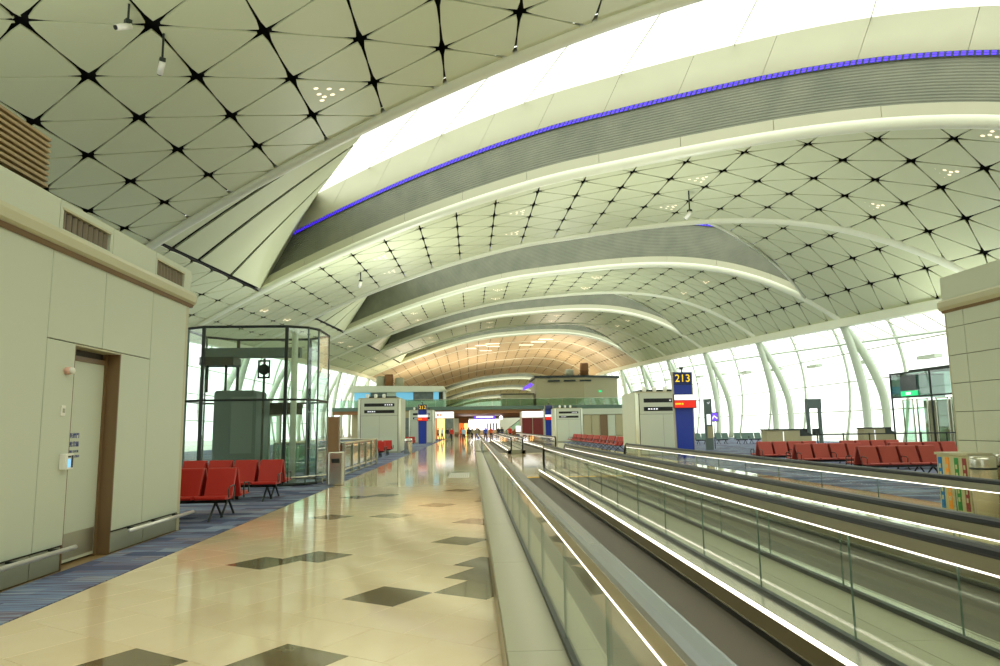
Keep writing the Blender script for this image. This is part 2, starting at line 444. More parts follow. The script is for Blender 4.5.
for j in range(-5, 15):
    if j in EYELIDS:
        backing(j, XL - 0.3, TIPL - 0.2); backing(j, redge(j), XR + 0.3)
    else: backing(j, XL - 0.3, XR + 0.3)
ceiling = ceiling_mb.build('ceiling', 'void')
tag(ceiling, 'vaulted ceiling of pale triangular panels with dark star shaped joints', None, kind='structure')

def panel_verts(poly):
    P = [Vector((x, y, vz(x, y))) for x, y in poly]
    n = len(P); c = sum(P, Vector()) / n
    nr = Vector()
    for i in range(n): nr += (P[i] - c).cross(P[(i + 1) % n] - c)
    nr.normalize()
    if nr.z > 0: P.reverse(); nr = -nr
    pts = []
    for i in range(n):
        a, b = P[i], P[(i + 1) % n]; e = b - a; L = e.length
        if L < 0.25: continue
        inw = nr.cross(e).normalized()
        if inw.dot(c - a) < 0: inw = -inw
        for t in (0.065, 0.18, 0.5, 0.82, 0.935):
            o = 0.026 + 0.12 * (1 - 4 * t * (1 - t)) ** 1.8
            pts.append(a + e * t + inw * min(o, 0.25 * L))
    return pts, nr
def ceiling_panels():
    cand = []
    for j in range(-5, 15):
        ra, rb = rib_r(j), rib_r(j + 1)
        n0 = -2; n1 = int(QB / SP) + 3
        for i in range(len(XCOL) - 1):
            for n in range(n0, n1):
                def nd(ii, nn): return (XCOL[ii], ra + 1.9 + SP * nn - TAU * XCOL[ii])
                for tri in ((nd(i, n), nd(i + 1, n), nd(i + 1, n + 1)), (nd(i, n), nd(i + 1, n + 1), nd(i, n + 1))):
                    p0 = clip(list(tri), -TAU, -1, -(ra + 0.22)); p0 = clip(p0, TAU, 1, rb - 0.22) if len(p0) > 2 else p0
                    if len(p0) < 3: continue
                    p0 = clip(p0, -1, 0, -XL); p0 = clip(p0, 1, 0, XR) if len(p0) > 2 else p0
                    if len(p0) < 3: continue
                    pieces = [p0]
                    if j in EYELIDS:
                        k = (TIPR - AR) / QB
                        left = clip(p0, 1, 0, TIPL - 0.25)
                        # right of the edge: X >= AR + k*(TAU X + Y - ra)
                        right = clip(p0, -(1 - k * TAU), k, -(AR + 0.12) + k * ra)
                        pieces = [q for q in (left, right) if len(q) > 2]
                    for q in pieces:
                        if abs(area2(q)) < 0.12: continue
                        cx = sum(p[0] for p in q) / len(q); cy = sum(p[1] for p in q) / len(q)
                        cand.append((q, cx, cy, j))
    def score(t):
        q, cx, cy, j = t
        if cy < 1: return 0
        cz = vz(cx, cy) - EYE
        px = 472 + 706 * cx / cy; py = 428 - 706 * cz / cy
        if not (-70 < px < 1070 and -70 < py < 430): return 0
        if px < 130 and py > 240: return 0
        return abs(area2(q)) * cz / cy ** 3
    cand.sort(key=score, reverse=True)
    rest = {'panel': MB(), 'panel_warm_lit': MB()}
    lamps = []
    for idx, t in enumerate(cand):
        q, cx, cy, j = t
        pts, nr = panel_verts(q)
        if len(pts) < 5: continue
        mat = 'panel_warm_lit' if WARM[0] <= j < WARM[1] else 'panel'
        up = -nr * 0.05
        n = len(pts)
        fs = [tuple(range(n))] + [(i, i + n, (i + 1) % n + n, (i + 1) % n) for i in range(n)]
        if idx < 300 and score(t) > 0:
            c = Vector((cx, cy, vz(cx, cy)))
            mb = MB().add([p - c for p in pts] + [p + up - c for p in pts], fs)
            o = mb.build('ceiling_panel', mat, ceiling); o.location = c
            lamps.append((o, c, nr, pts, cx, cy))
        else:
            rest[mat].add(pts + [p + up for p in pts], fs)
    for mat, mb in rest.items():
        o = mb.build('ceiling_panel_field', mat, ceiling); o['kind'] = 'stuff'
    # some panels carry a cluster of round downlights with their lamp
    spots = []
    for j in (-2, 0, 2):
        for fr in (0.32, 0.74):
            for X in (-17.0, -7.0, 3.0, 13.0, 22.5):
                D = rib_r(j) + QB * fr - TAU * X
                if 3 < D < 125: spots.append((X, D))
    spots += [(-4.9, 22.6), (22.6, 26.0)]
    done = set()
    for w in spots:
        o, c, nr, pts, cx, cy = min(lamps, key=lambda t: math.hypot(t[4] - w[0], t[5] - w[1]))
        far = math.hypot(cx - w[0], cy - w[1]) > 3 or id(o) in done
        if far:
            c = Vector((w[0], w[1], vz(*w) - 0.1)); par = ceiling; nr = Vector((0, 0, -1)); ax = Vector((0, 1, 0))
        else:
            done.add(id(o)); par = o
            ax = (max(pts, key=lambda q: (q - c).length) - c).normalized()
        ay = nr.cross(ax); allc = MB()
        base_ = Vector() if far else sum(pts, Vector()) / len(pts) - c
        for (u, v) in ((0.55, 0), (0.1, 0.24), (0.1, -0.24), (-0.3, 0.46), (-0.3, 0), (-0.3, -0.46), (0.28, 0.0)):
            ctr = base_ + ax * u + ay * v + nr * 0.006
            vs = [ctr + (ax * math.cos(a) + ay * math.sin(a)) * 0.085 for a in [2 * math.pi * k / 10 for k in range(10)]]
            vb = [q - nr * 0.02 for q in vs]
            mb = allc if (far or cy > 40) else MB()
            mb.add(vs + vb, [tuple(range(10))] + [(i, i + 10, (i + 1) % 10 + 10, (i + 1) % 10) for i in range(10)])
            if mb is not allc: mb.build('downlight', 'downlight', par)
        if allc.v:
            q = allc.build('downlight_cluster', 'downlight', par); q['kind'] = 'stuff'
            if far: q.location = c
ceiling_panels()
# plain continuation of the vault behind the viewpoint
mb = MB()
mb.grid([[(x, y, vz(x, max(y, 0)) + 0.02) for x in np.linspace(XL - 0.3, XR + 0.3, 30)] for y in np.linspace(-60, -36, 6)])
mb.grid([[(x, -36 + t * (rib_r(-5) - TAU * x + 36), vz(x, 0) + 0.02) for x in np.linspace(XL - 0.3, XR + 0.3, 30)] for t in np.linspace(0, 1, 5)])
tag(mb.build('ceiling', 'panel'), 'plain rear part of the vaulted ceiling', None, kind='structure')

# ------------------------------------------------------------------ ribs and skylights
def sweep(r, x0, x1, section, name, mat, parent=None, n=60, closed=True, smooth=False):
    mb = MB(); m = len(section)
    for i in range(n + 1):
        X = x0 + (x1 - x0) * i / n
        D = r - TAU * X; z = vz(X, D)
        for dr, dz in section: mb.v.append((X, D + dr, z + dz))
    for i in range(n):
        for k in range(m if closed else m - 1):
            mb.f.append((i * m + k, i * m + (k + 1) % m, (i + 1) * m + (k + 1) % m, (i + 1) * m + k))
    if closed: mb.f += [tuple(range(m)), tuple(range(n * m, (n + 1) * m))[::-1]]
    return mb.build(name, mat, parent, smooth)
def ring(rx, rz, cz=0.0, cr=0.0, n=12): return [(cr + rx * math.cos(2 * math.pi * k / n), cz + rz * math.sin(2 * math.pi * k / n)) for k in range(n)]
ORD = {-4: 'behind the viewpoint', -3: 'framing the big bright skylight', -2: 'under the grey ribbed wall of the big skylight', -1: 'in front of the second skylight', 0: 'under the second grey skylight wall'}
for j in range(-5, 15):
    isB = (j - 1) in EYELIDS
    b = sweep(rib_r(j), XL, XR, ring(0.36, 0.3, 0.02) if not 4 < j < 9 else ring(0.2, 0.14, 0.06), 'arch_beam', 'beam_white', smooth=True)
    tag(b, 'white curved roof rib', None, kind='structure')
    if isB:
        # segmented cream fascia above the beam
        xs = np.linspace(TIPL, XR - 0.6, 13)
        for k in range(12):
            sweep(rib_r(j), xs[k] + 0.012, xs[k + 1] - 0.012, [(-0.30, 0.15), (-0.22, 0.15), (-0.22, 0.72), (-0.30, 0.72)], 'fascia_panel', 'fascia', b, n=6)
def hl(h): return TIPL + 0.95 * h
def htaper(X): return max(0.04, min(1.0, (TIPR + 0.6 - X) / 3.5))
def skylight(j, near):
    ra, rb = rib_r(j), rib_r(j + 1)
    HG, HC = (2.75, 4.7) if j == -3 else (3.7, 5.6)
    names = {-5: 'eyelid skylight above and behind the viewpoint', -3: 'large bright eyelid skylight with grey ribbed wall and purple light strip, nearest in the roof', -1: 'second eyelid skylight with grey ribbed wall and a purple glow at its right end',
             1: 'third eyelid skylight, grey sliver between the white ribs', 3: 'fourth eyelid skylight, thin grey crescent next to the warm hall ceiling'}
    names.update({9: 'first of three distant eyelid skylights beyond the warm hall ceiling', 11: 'second of three distant eyelid skylights beyond the warm hall ceiling', 13: 'last of three distant eyelid skylights beyond the warm hall ceiling'})
    root = thing('skylight', names[j], 'skylight', group='eyelid skylights of the vault')
    N = 48
    def wrow(h, dr=0.0):
        x0 = hl(h) - 0.8
        out = []
        for i in range(N + 1):
            X = x0 + (TIPR - x0) * i / N
            out.append((X, rb - TAU * X + dr, vz(X, rb - TAU * X) + 0.1 + (h - 0.0) * (htaper(X) if h > 0.3 else 1)))
        return out
    # grey ribbed wall with uv in metres
    hs = np.linspace(0.0, HG + 0.7, 9); mb = MB().grid([wrow(h) for h in hs])
    me = mb.mesh('ribbed_wall', 'grey_ribbed', True)
    uvl = me.uv_layers.new(name='UVMap')
    for lp in me.loops:
        vi = lp.vertex_index; uvl.data[lp.index].uv = ((vi % (N + 1)) * 0.9, hs[vi // (N + 1)])
    link('ribbed_wall', me, root)
    # purple light strip: beads along the top of the ribbed wall
    a, b = wrow(HG, -0.10), wrow(HG + 0.24, -0.10)
    mb = MB(); bd = MB()
    for i in range(N):
        mb.add([a[i], a[i + 1], b[i + 1], b[i]], [(0, 1, 2, 3)])
    ls = mb.build('led_tray', 'navy_sign', root)
    nb = 4 if near else 2
    for i in range(N):
        for s in range(nb):
            for row in range(2 if near else 1):
                t0, t1 = (s + 0.15) / nb, (s + 0.8) / nb
                A = [Vector(a[i]).lerp(Vector(a[i + 1]), t) for t in (t0, t1)]; B = [Vector(b[i]).lerp(Vector(b[i + 1]), t) for t in (t0, t1)]
                o = Vector((0, -0.02, 0)); h0, h1 = (0.1 + 0.45 * row, 0.45 + 0.45 * row) if near else (0.2, 0.8)
                bd.add([A[0].lerp(B[0], h0) + o, A[1].lerp(B[1], h0) + o, A[1].lerp(B[1], h1) + o, A[0].lerp(B[0], h1) + o], [(0, 1, 2, 3)])
    q = bd.build('led_beads', 'led_purple', ls); q['kind'] = 'stuff'
    # cream fascia above, in separate panels
    ca, cb = wrow(HG + 0.24, -0.12), wrow(HC, -0.5)
    MB().grid([[(p[0], p[1] + 0.14, p[2]) for p in rr] for rr in (ca, cb)]).build('fascia_backing', 'joint', root)
    step = 4
    for i in range(0, N, step):
        s = slice(i, i + step + 1)
        ra_, rb_ = [Vector(p) for p in ca[s]], [Vector(p) for p in cb[s]]
        ra_[0] = ra_[0].lerp(ra_[1], 0.02); rb_[0] = rb_[0].lerp(rb_[1], 0.02)
        back = [[p + Vector((0, 0.08, 0)) for p in rr] for rr in (rb_, ra_)]
        MB().grid([ra_, rb_, back[0], back[1]]).build('cream_panel', 'fascia', root, True)
    # glazing from the cream fascia back to the near rib
    top = wrow(HC, -0.5); XA0 = -3.2
    bot = []
    for i in range(N + 1):
        X = XA0 + (AR - XA0) * i / N
        bot.append(RP(X, ra, 0.55))
    for i in range(0, N, 6):
        t_, b_ = top[i:i + 7], bot[i:i + 7]
        MB().grid([b_, t_]).build('glazing_pane', 'glass_roof', root)
        MB().tube([b_[0], t_[0]], 0.03, 6).build('glazing_bar', 'beam_white', root)
    # right hand cheek
    rows = [[], []]
    for i in range(9):
        t = i / 8; X = AR + (TIPR - AR) * t; r = ra + (rb - ra) * t
        rows[0].append(RP(X, r, 0.0)); u = Vector(bot[N]).lerp(Vector(top[N]), t); rows[1].append(tuple(u + Vector((0, 0, 0.05))))
    MB().grid(rows).build('end_cheek', 'grey_ribbed', root)
    MB().tube([RP(AR + (TIPR - AR) * i / 10, ra + QB * i / 10, 0.0) for i in range(11)], 0.13, 8).build('edge_trim', 'beam_white', root, True)
    # twisted sail of four long panels at the other end
    tip = Vector(RP(TIPL, rb, 0.1)); WT = Vector(top[0]) + Vector((0.75, 0.0, 0.3))
    def S(u, v):
        X = TIPL - 0.1 + (XA0 + 0.1 - TIPL) * u
        A = Vector(RP(X, ra, 0.05 + 0.5 * u)); E = tip.lerp(WT, u)
        return A.lerp(E, v)
    for v0, v1 in ((0.02, 0.10), (0.125, 0.30), (0.328, 0.61), (0.635, 1.0)):
        nv, nu = 5, 14
        g0 = [[S(u, v0 + (v1 - v0) * k / nv) for u in np.linspace(0.0, 1, nu)] for k in range(nv + 1)]
        nrm = (g0[1][3] - g0[0][3]).cross(g0[0][4] - g0[0][3]).normalized()
        if nrm.z < 0: nrm = -nrm
        g1 = [[p + nrm * 0.08 for p in rr] for rr in g0]
        MB().grid(g0).grid(g1[::-1]).grid([g0[0], g1[0]]).grid([g0[-1], g1[-1]]).build('sail_panel', 'panel', root, True)
    gb = [[S(u, v) + Vector((0, 0, 0.16)) for u in np.linspace(0, 0.99, 12)] for v in np.linspace(0, 0.99, 8)]
    MB().grid(gb).build('sail_backing', 'void', root)
    MB().tube([tuple(Vector(RP(TIPL - 0.16, ra + QB * t, -0.01))) for t in np.linspace(0, 1, 8)], 0.05, 6).build('sail_joint', 'void', root)
for j in EYELIDS: skylight(j, j <= -1)

# ------------------------------------------------------------------ eaves, columns, glass walls
def eave(X, sgn, nm):
    mb = MB(); sec = [(-0.28, -0.62), (0.45, -0.62), (0.45, 0.25), (-0.28, 0.0)]
    ys = np.linspace(-60, 330, 80)
    rows = [[(X + sgn * dx, y, vz(X, y) + dz) for dx, dz in sec + sec[:1]] for y in ys]
    mb.grid(rows)
    tag(mb.build('eave_beam', 'beam_white', None), nm, None, kind='structure')
eave(XR, 1, 'white eave beam above the tall windows'); eave(XL, -1, 'white eave beam behind the glass lift')
def col_pair(sgn, X, D, zt, label):
    root = thing('column', label, 'column', (0, 0, 0), kind='structure')
    for out, y in ((1.6, 0.0), (3.5, 0.25)):
        pts = []
        for t in np.linspace(0, 1, 14):
            o = out * (1 - (1 - t) ** 2.1) - (0.35 * out * max(0, t - 0.6))
            pts.append((X + sgn * o, D + y * t, zt - 0.3 - (zt - 0.3) * t))
        MB().tube(pts, [0.24 + 0.1 * math.sin(math.pi * (0.15 + 0.75 * t)) for t in np.linspace(0, 1, 14)], 14).build('column_leg', 'column_white', root, True)
for j in range(-4, 15):
    D = rib_r(j) - TAU * XR
    if -30 < D < 300: col_pair(1, XR + 0.15, D, vz(XR, D), 'pale curved twin legged column by the window wall')
    D2 = rib_r(j) - TAU * XL
    if 20 < D2 < 300: col_pair(-1, XL - 0.15, D2, vz(XL, D2), 'pale curved twin legged column behind the lift side')
def gx(sgn, X, z, zt):
    t = z / zt
    return X + sgn * (3.6 + 0.9 * math.sin(math.pi * min(1, t * 0.92 + 0.06)) - 1.2 * t ** 3)
def glass_wall(sgn, X, name, label, y0, y1, fine):
    root = thing(name, label, 'window', kind='structure')
    ys = list(np.arange(y0, y1 + 0.1, 8.4)); lv = [0.0, 2.6, 5.2, 7.7, None]
    for i, y in enumerate(ys):
        zt = vz(X, y) + 1.6; zz = np.linspace(0, zt, 12)
        MB().tube([(gx(sgn, X, z, zt), y, z) for z in zz], 0.13, 8).build('mullion', 'column_white', root, True)
        MB().tube([(X + sgn * 0.3, y, zt - 1.6), (gx(sgn, X, zt, zt), y, zt)], 0.1, 6).build('outrigger', 'column_white', root, True)
        if i + 1 < len(ys):
            yb = ys[i + 1]; ztb = vz(X, yb) + 1.6
            for k in range(4):
                lo, hi = lv[k], lv[k + 1]
                def row(z, f):
                    za, zb = (z, z) if z is not None else (zt, ztb)
                    return [(gx(sgn, X, za, zt), y, za), (gx(sgn, X, zb, ztb), yb, zb)]
                mid = None
                if hi is None: hi_rows = [row(lo, 0), [(gx(sgn, X, (lo + zt) / 2, zt), y, (lo + zt) / 2), (gx(sgn, X, (lo + ztb) / 2, ztb), yb, (lo + ztb) / 2)], row(None, 0)]
                else:
                    m = (lo + hi) / 2; hi_rows = [row(lo, 0), row(m, 0), row(hi, 0)]
                MB().grid(hi_rows).build('pane', 'glass_window', root)
                if k: MB().tube(row(lo, 0), 0.055, 6).build('transom', 'steel_dull', root)
            MB().grid([row(None, 0), [(X + sgn * 0.3, y, zt - 1.6), (X + sgn * 0.3, yb, ztb - 1.6)]]).build('pane', 'glass_window', root)
            if fine:
                # rods of the bracing between eave and glass
                zm = vz(X, y)
                for s in range(4):
                    ya = y + 8.4 * s / 4
                    MB().tube([(X + sgn * 0.35, ya, vz(X, ya) - 0.5), (X + sgn * 3.9, ya + 2.1, vz(X, ya) + 0.1 - 1.6)], 0.045, 5).build('brace_rod', 'steel_dull', root)
                MB().tube([(X + sgn * 2.6, y, zm - 1.7), (X + sgn * 2.6, yb, vz(X, yb) - 1.7)], 0.11, 6).build('tie_pipe', 'column_white', root)
                MB().box(X + sgn * 3.0 - 0.3, X + sgn * 3.0 + 0.3, y + 2.4, y + 4.4, zm - 3.3, zm - 3.05).build('smoke_vent', 'column_white', root)
glass_wall(1, XR, 'window_1', 'tall bowed glass wall with pale mullions on the gate lounge side', 3.0, 196.0, True)
glass_wall(-1, XL, 'window_2', 'tall bowed glass wall seen through the glass lift', 3.0, 196.0, False)
for sgn, X, nm, lb in ((1, XR, 'window_3', 'rear'), (-1, XL, 'window_4', 'rear')):
    mb = MB(); mb.grid([[(X + sgn * 3.8, y, 0), (X + sgn * 3.8, y, vz(X, 0) + 1.0), (X + sgn * 0.3, y, vz(X, 0))] for y in (-60, 3.0)])
    mb.grid([[(X + sgn * 3.8, y, 0), (X + sgn * 3.8, y, vz(X, y) + 1.0), (X + sgn * 0.3, y, vz(X, y))] for y in np.linspace(196, 330, 12)])
    tag(mb.build(nm, 'glass_window'), 'further panes of the glass wall', None, kind='structure')
tag(MB().box(-30, 38, -60.5, -60, 0, 14).build('wall_rear', 'wall_panel'), 'wall closing the hall behind the viewpoint', None, kind='structure')
tag(MB().box(-30, 38, 330, 330.5, 0, 16).build('wall_far', 'wall_panel'), 'wall closing the far end of the hall', None, kind='structure')

# ------------------------------------------------------------------ service block beside the carpet (left)
WX_ = -4.70
blk = thing('wall_left', 'cream panelled service block with recessed door and roof vents', None, kind='structure')
MB().box(-11, WX_ - 0.03, 0.0, 8.46, 0.0, 3.66).box(-11, WX_ - 0.03, 9.55, 11.70, 0.0, 3.66).box(-11, WX_ - 0.03, 8.46, 9.57, 2.6, 3.66).box(-11, -4.91, 8.46, 9.57, 0, 2.62).build('core', 'joint', blk)
def wpanel(y0, y1, z0, z1, mat='wall_panel', x=WX_, nm='wall_panel'):
    return bevel(MB().box(x - 0.03, x, y0 + 0.007, y1 - 0.007, z0 + 0.006, z1 - 0.006).build(nm, mat, blk), 0.004, 1)
for a in ((0.0, 4.0, 0.28, 3.66), (4.0, 7.9, 0.28, 3.66), (7.9, 8.47, 0.28, 2.61), (7.9, 9.06, 2.61, 3.66), (9.06, 10.4, 2.61, 3.66), (9.55, 10.4, 0.28, 2.61), (10.4, 11.62, 0.28, 3.66)):
    wpanel(*a)
MB().box(WX_ - 0.06, WX_ - 0.004, 11.62, 11.72, 0.0, 3.66).box(-11, WX_ - 0.03, 11.70, 11.73, 0.0, 3.66).build('corner_post', 'wall_trim', blk)
for a in ((0.0, 4.0), (4.0, 7.9), (7.9, 8.47), (9.55, 10.5), (10.5, 11.7)): wpanel(a[0], a[1], 0.0, 0.27, 'plinth', WX_ - 0.015, 'plinth_panel')
# jambs and door in the recess
MB().box(-4.91, WX_ - 0.001, 9.53, 9.552, 0, 2.6).build('jamb', 'wall_brown', blk)
MB().box(-4.91, WX_ - 0.001, 8.455, 8.475, 0, 2.6).build('jamb', 'wall_brown', blk)
MB().box(-4.91, WX_ - 0.001, 8.46, 9.55, 2.585, 2.605).build('lintel_panel', 'wall_trim', blk)
door = bevel(MB().box(-4.905, -4.875, 8.48, 9.48, 0.02, 2.44).build('door_leaf', 'wall_panel', blk), 0.004, 1)
MB().box(-4.905, -4.855, 9.48, 9.53, 0.0, 2.58).box(-4.905, -4.86, 8.48, 9.53, 2.44, 2.5).build('door_frame', 'wall_brown', blk)
MB().box(-4.876, -4.87, 8.50, 9.46, 0.06, 0.36).build('kick_plate', 'steel_dull', door)
for i, s in enumerate(('防煙門', '應常關', 'FIRE DOOR', 'KEEP CLOSED')):
    textobj(s, (0.07, 0.07, 0.042, 0.042)[i], 'text_blue', door, (-4.873, 8.88, 1.52 - (0, 0.105, 0.19, 0.25)[i]), (math.pi / 2, 0, math.pi / 2))
# gutter, parapet, vents
MB().prism([(-4.95, 3.66), (-4.67, 3.66), (-4.63, 3.70), (-4.63, 3.80), (-4.66, 3.86), (-4.95, 3.86)], 'y', 0.0, 11.84).build('gutter', 'wall_trim', blk)
MB().prism([(-4.72, 3.61), (-4.68, 3.61), (-4.655, 3.66), (-4.72, 3.66)], 'y', 0.0, 11.8).build('gutter_lip', 'wall_brown', blk)
V1, V2 = (8.02, 9.08), (10.45, 11.45); PX = -4.69
segs = [(0.0, 4.0), (4.0, 7.95), (7.95, 9.15), (9.15, 10.4), (10.4, 11.72)]
for (a, b) in segs:
    hole = V1 if a == 7.95 else (V2 if a == 10.4 else None)
    mb = MB()
    if hole:
        mb.box(PX - 0.04, PX, a + 0.006, hole[0], 3.86, 4.22).box(PX - 0.04, PX, hole[1], b - 0.006, 3.86, 4.22)
        mb.box(PX - 0.04, PX, hole[0], hole[1], 3.86, 3.89).box(PX - 0.04, PX, hole[0], hole[1], 4.14, 4.22)
    else: mb.box(PX - 0.04, PX, a + 0.006, b - 0.006, 3.86, 4.22)
    mb.build('parapet_panel', 'wall_panel', blk)
MB().box(-11, PX - 0.2, 0, 11.70, 3.66, 4.2).box(PX - 0.2, PX - 0.04, 11.55, 11.70, 3.66, 4.2).build('parapet_core', 'vent_dark', blk)
for k, (a, b) in enumerate((V1, V2)):
    v = MB().box(PX - 0.06, PX - 0.045, a, b, 3.89, 4.14).build('vent_grille', 'vent_dark', blk)
    for i in range(9):
        y = a + (b - a) * (i + 0.5) / 9
        MB().prism([(PX - 0.045, y - 0.035), (PX - 0.012, y - 0.008), (PX - 0.012, y + 0.008), (PX - 0.045, y + 0.03)], 'z', 3.89, 4.10).build('vent_blade', 'vent_blade', v)
    MB().box(PX - 0.05, PX + 0.004, a - 0.02, b + 0.02, 4.115, 4.14).build('vent_lip', 'wall_trim', v)
# bumper rails
for a, b in ((0.0, 8.44), (9.72, 11.85)):
    r = MB().tube([(-4.54, a, 0.265), (-4.54, b, 0.265)], 0.027, 12).build('bumper_rail', 'rail_silver', blk, True)
    y = a + 0.3
    while y < b - 0.1:
        MB().tube([(-4.71, y, 0.265), (-4.545, y, 0.265)], 0.014, 8).build('rail_bracket', 'dark_metal', r); y += 0.72
# roof louvre screen
lv = thing('louvre_screen', 'beige horizontal louvre screen on the roof of the cream service block', 'louvre screen', (-4.9, 0, 0))
for i in range(9):
    z = 4.36 + i * 0.069
    o = MB().prism([(-0.10, z), (0.02, z + 0.012), (0.02, z + 0.046), (-0.10, z + 0.06)], 'y', 0.5, 8.0 - 0.0).build('slat', 'slat_beige', lv)
MB().box(-0.16, -0.11, 0.6, 7.85, 4.2, 4.98).build('frame', 'vent_dark', lv)
# fittings on the wall
bc = thing('warning_beacon', 'small round pink and white warning beacon on the cream wall above the switch', 'beacon', (WX_, 8.3, 2.27))
bc.rotation_euler = (0, math.pi / 2, 0)
MB().lathe([(0.045, 0.0), (0.045, 0.05), (0.04, 0.055)], 16).build('base', 'pink_plastic', bc, True)
MB().lathe([(0.038, 0.055), (0.038, 0.085), (0.025, 0.095)], 16).build('lens', 'white_plastic', bc, True)
sw = thing('wall_switch', 'small square white switch plate on the cream wall under the beacon', 'switch', (WX_, 8.28, 1.81))
bevel(MB().box(0, 0.015, -0.04, 0.04, -0.06, 0.06).build('plate', 'white_plastic', sw), 0.004)
MB().box(0.015, 0.022, -0.018, 0.018, -0.025, 0.025).build('rocker', 'plinth', sw)
cr = thing('card_reader', 'white card reader with blue screen beside the recessed fire door', 'card reader', (WX_, 8.37, 1.23))
bevel(MB().box(0, 0.07, -0.085, 0.085, -0.09, 0.09).build('housing', 'white_plastic', cr), 0.008)
MB().box(0.07, 0.073, -0.035, 0.02, -0.065, 0.03).build('screen', 'screen_blue', cr)
MB().box(0.07, 0.073, 0.035, 0.07, -0.07, 0.07).build('reader_strip', 'dark_metal', cr)
MB().box(0.07, 0.076, -0.03, 0.02, 0.045, 0.065).build('indicator', 'dark_metal', cr)

# ------------------------------------------------------------------ service block on the other side (right)
RX = 9.1
rb_ = thing('wall_right', 'beige stone panelled service block at the right edge', None, kind='structure')
MB().box(RX + 0.03, 15, -2, 12.93, 0, 3.66).build('core', 'joint', rb_)
def rp(y0, y1, z0, z1, mat='wall_panel', nm='wall_panel'):
    return bevel(MB().box(RX, RX + 0.03, y0 + 0.005, y1 - 0.005, z0 + 0.005, z1 - 0.005).build(nm, mat, rb_), 0.004, 1)
zs = [0.0, 0.66, 1.2, 1.73, 2.26, 2.79, 3.32, 3.66]
for a, b in zip(zs, zs[1:]):
    for y0, y1 in ((-2, 4.0), (4.0, 8.6), (8.6, 12.45), (12.45, 12.93)): rp(y0, y1, a, b)
MB().box(RX + 0.0, 15, 12.93, 12.96, 0, 3.66).build('corner_post', 'wall_trim', rb_)
MB().prism([(RX + 0.2, 3.66), (RX - 0.05, 3.66), (RX - 0.08, 3.72), (RX - 0.08, 3.82), (RX - 0.04, 3.86), (RX + 0.2, 3.86)], 'y', -2, 13.02).build('gutter', 'wall_trim', rb_)
MB().prism([(RX + 0.2, 3.61), (RX - 0.01, 3.61), (RX - 0.04, 3.66), (RX + 0.2, 3.66)], 'y', -2, 13.0).build('gutter_lip', 'wall_brown', rb_)
for a, b in ((-2, 6.0), (6.0, 11.0), (11.0, 12.95)): MB().box(RX - 0.03, RX + 0.02, a + 0.005, b - 0.005, 3.86, 4.3).build('parapet_panel', 'wall_panel', rb_)
MB().box(RX + 0.02, 15, -2, 12.93, 3.66, 4.28).build('parapet_core', 'wall_trim', rb_)

# ------------------------------------------------------------------ moving walkways
def rail_profile(x, z): return [(x - 0.042, z), (x + 0.042, z), (x + 0.05, z + 0.014), (x + 0.046, z + 0.034), (x + 0.025, z + 0.045), (x - 0.025, z + 0.045), (x - 0.046, z + 0.034), (x - 0.05, z + 0.014)]
def balustrade(root, x, inner, y0, y1, zfoot, plen, railmat='rubber', near_end=True, far_end=True):
    """one glass side: x of the glass, inner = +1/-1 towards the belt"""
    n = max(1, round((y1 - y0) / plen)); L = (y1 - y0) / n
    for i in range(n):
        MB().box(x - 0.006, x + 0.006, y0 + i * L + 0.004, y0 + (i + 1) * L - 0.004, zfoot, 0.90).build('glass_panel', 'glass_rail', root)
    if plen < 2:
        for i in range(1, n): MB().box(x - 0.0065, x + 0.0065, y0 + i * L - 0.0013, y0 + i * L + 0.0013, zfoot, 0.88).build('glass_joint', 'bridge_teal', root)
    g = MB().box(x - 0.035, x + 0.035, y0, y1, 0.885, 0.955).build('rail_guide', 'steel_dull', root)
    MB().box(x - 0.037, x + 0.037, y0, y1, 0.879, 0.887).build('light_strip', 'led_strip', g)
    MB().prism(rail_profile(x, 0.957), 'y', y0, y1).build('handrail', railmat, root, False)
    for end, on in ((y0, near_end), (y1, far_end)):
        if not on: continue
        s = -1 if end == y0 else 1
        pts = [(x, end, 0.975)] + [(x, end + s * 0.40 * math.sin(a), 0.575 + 0.40 * math.cos(a)) for a in np.linspace(0.12, math.pi, 12)] + [(x, end - s * 0.05, 0.175)]
        MB().tube(pts, 0.042, 8).build('newel', railmat, root, True)
        MB().prism([(end + s * 0.33 * math.sin(a), 0.565 + 0.33 * math.cos(a)) for a in np.linspace(0, math.pi, 12)], 'x', x - 0.006, x + 0.006).build('newel_glass', 'glass_rail', root)
    MB().box(x - 0.022, x + 0.022, y0, y1, zfoot - 0.02, zfoot + 0.028).build('glass_clamp', 'dark_metal', root)
def skirt(root, x, inner, y0, y1, lit=True):
    # x = glass; deck and skirt panel on the belt side
    a, b = x + inner * 0.022, x + inner * 0.20
    MB().prism([(a, 0.205), (b, 0.205), (b, 0.22), (a, 0.228)] if inner > 0 else [(b, 0.205), (a, 0.205), (a, 0.228), (b, 0.22)], 'y', y0, y1).build('inner_deck', 'steel', root)
    s0, s1 = sorted((b, b - inner * 0.02))
    MB().box(s0, s1, y0, y1, 0.075, 0.205).build('skirt_panel', 'steel_brown', root)
    MB().box(s0 - (0.004 if inner < 0 else 0), s1 + (0.004 if inner > 0 else 0), y0, y1, 0.062, 0.075).build('skirt_edge', 'steel', root)
    MB().box(s0, s1, y0, y1, 0.0, 0.062).build('skirt_brush', 'black', root)
    l0, l1 = sorted((b + inner * 0.003, b - inner * 0.012))
    MB().box(l0, l1, y0, y1, 0.196, 0.224).build('skirt_light' if lit else 'skirt_cap', 'led_strip' if lit else 'steel', root)
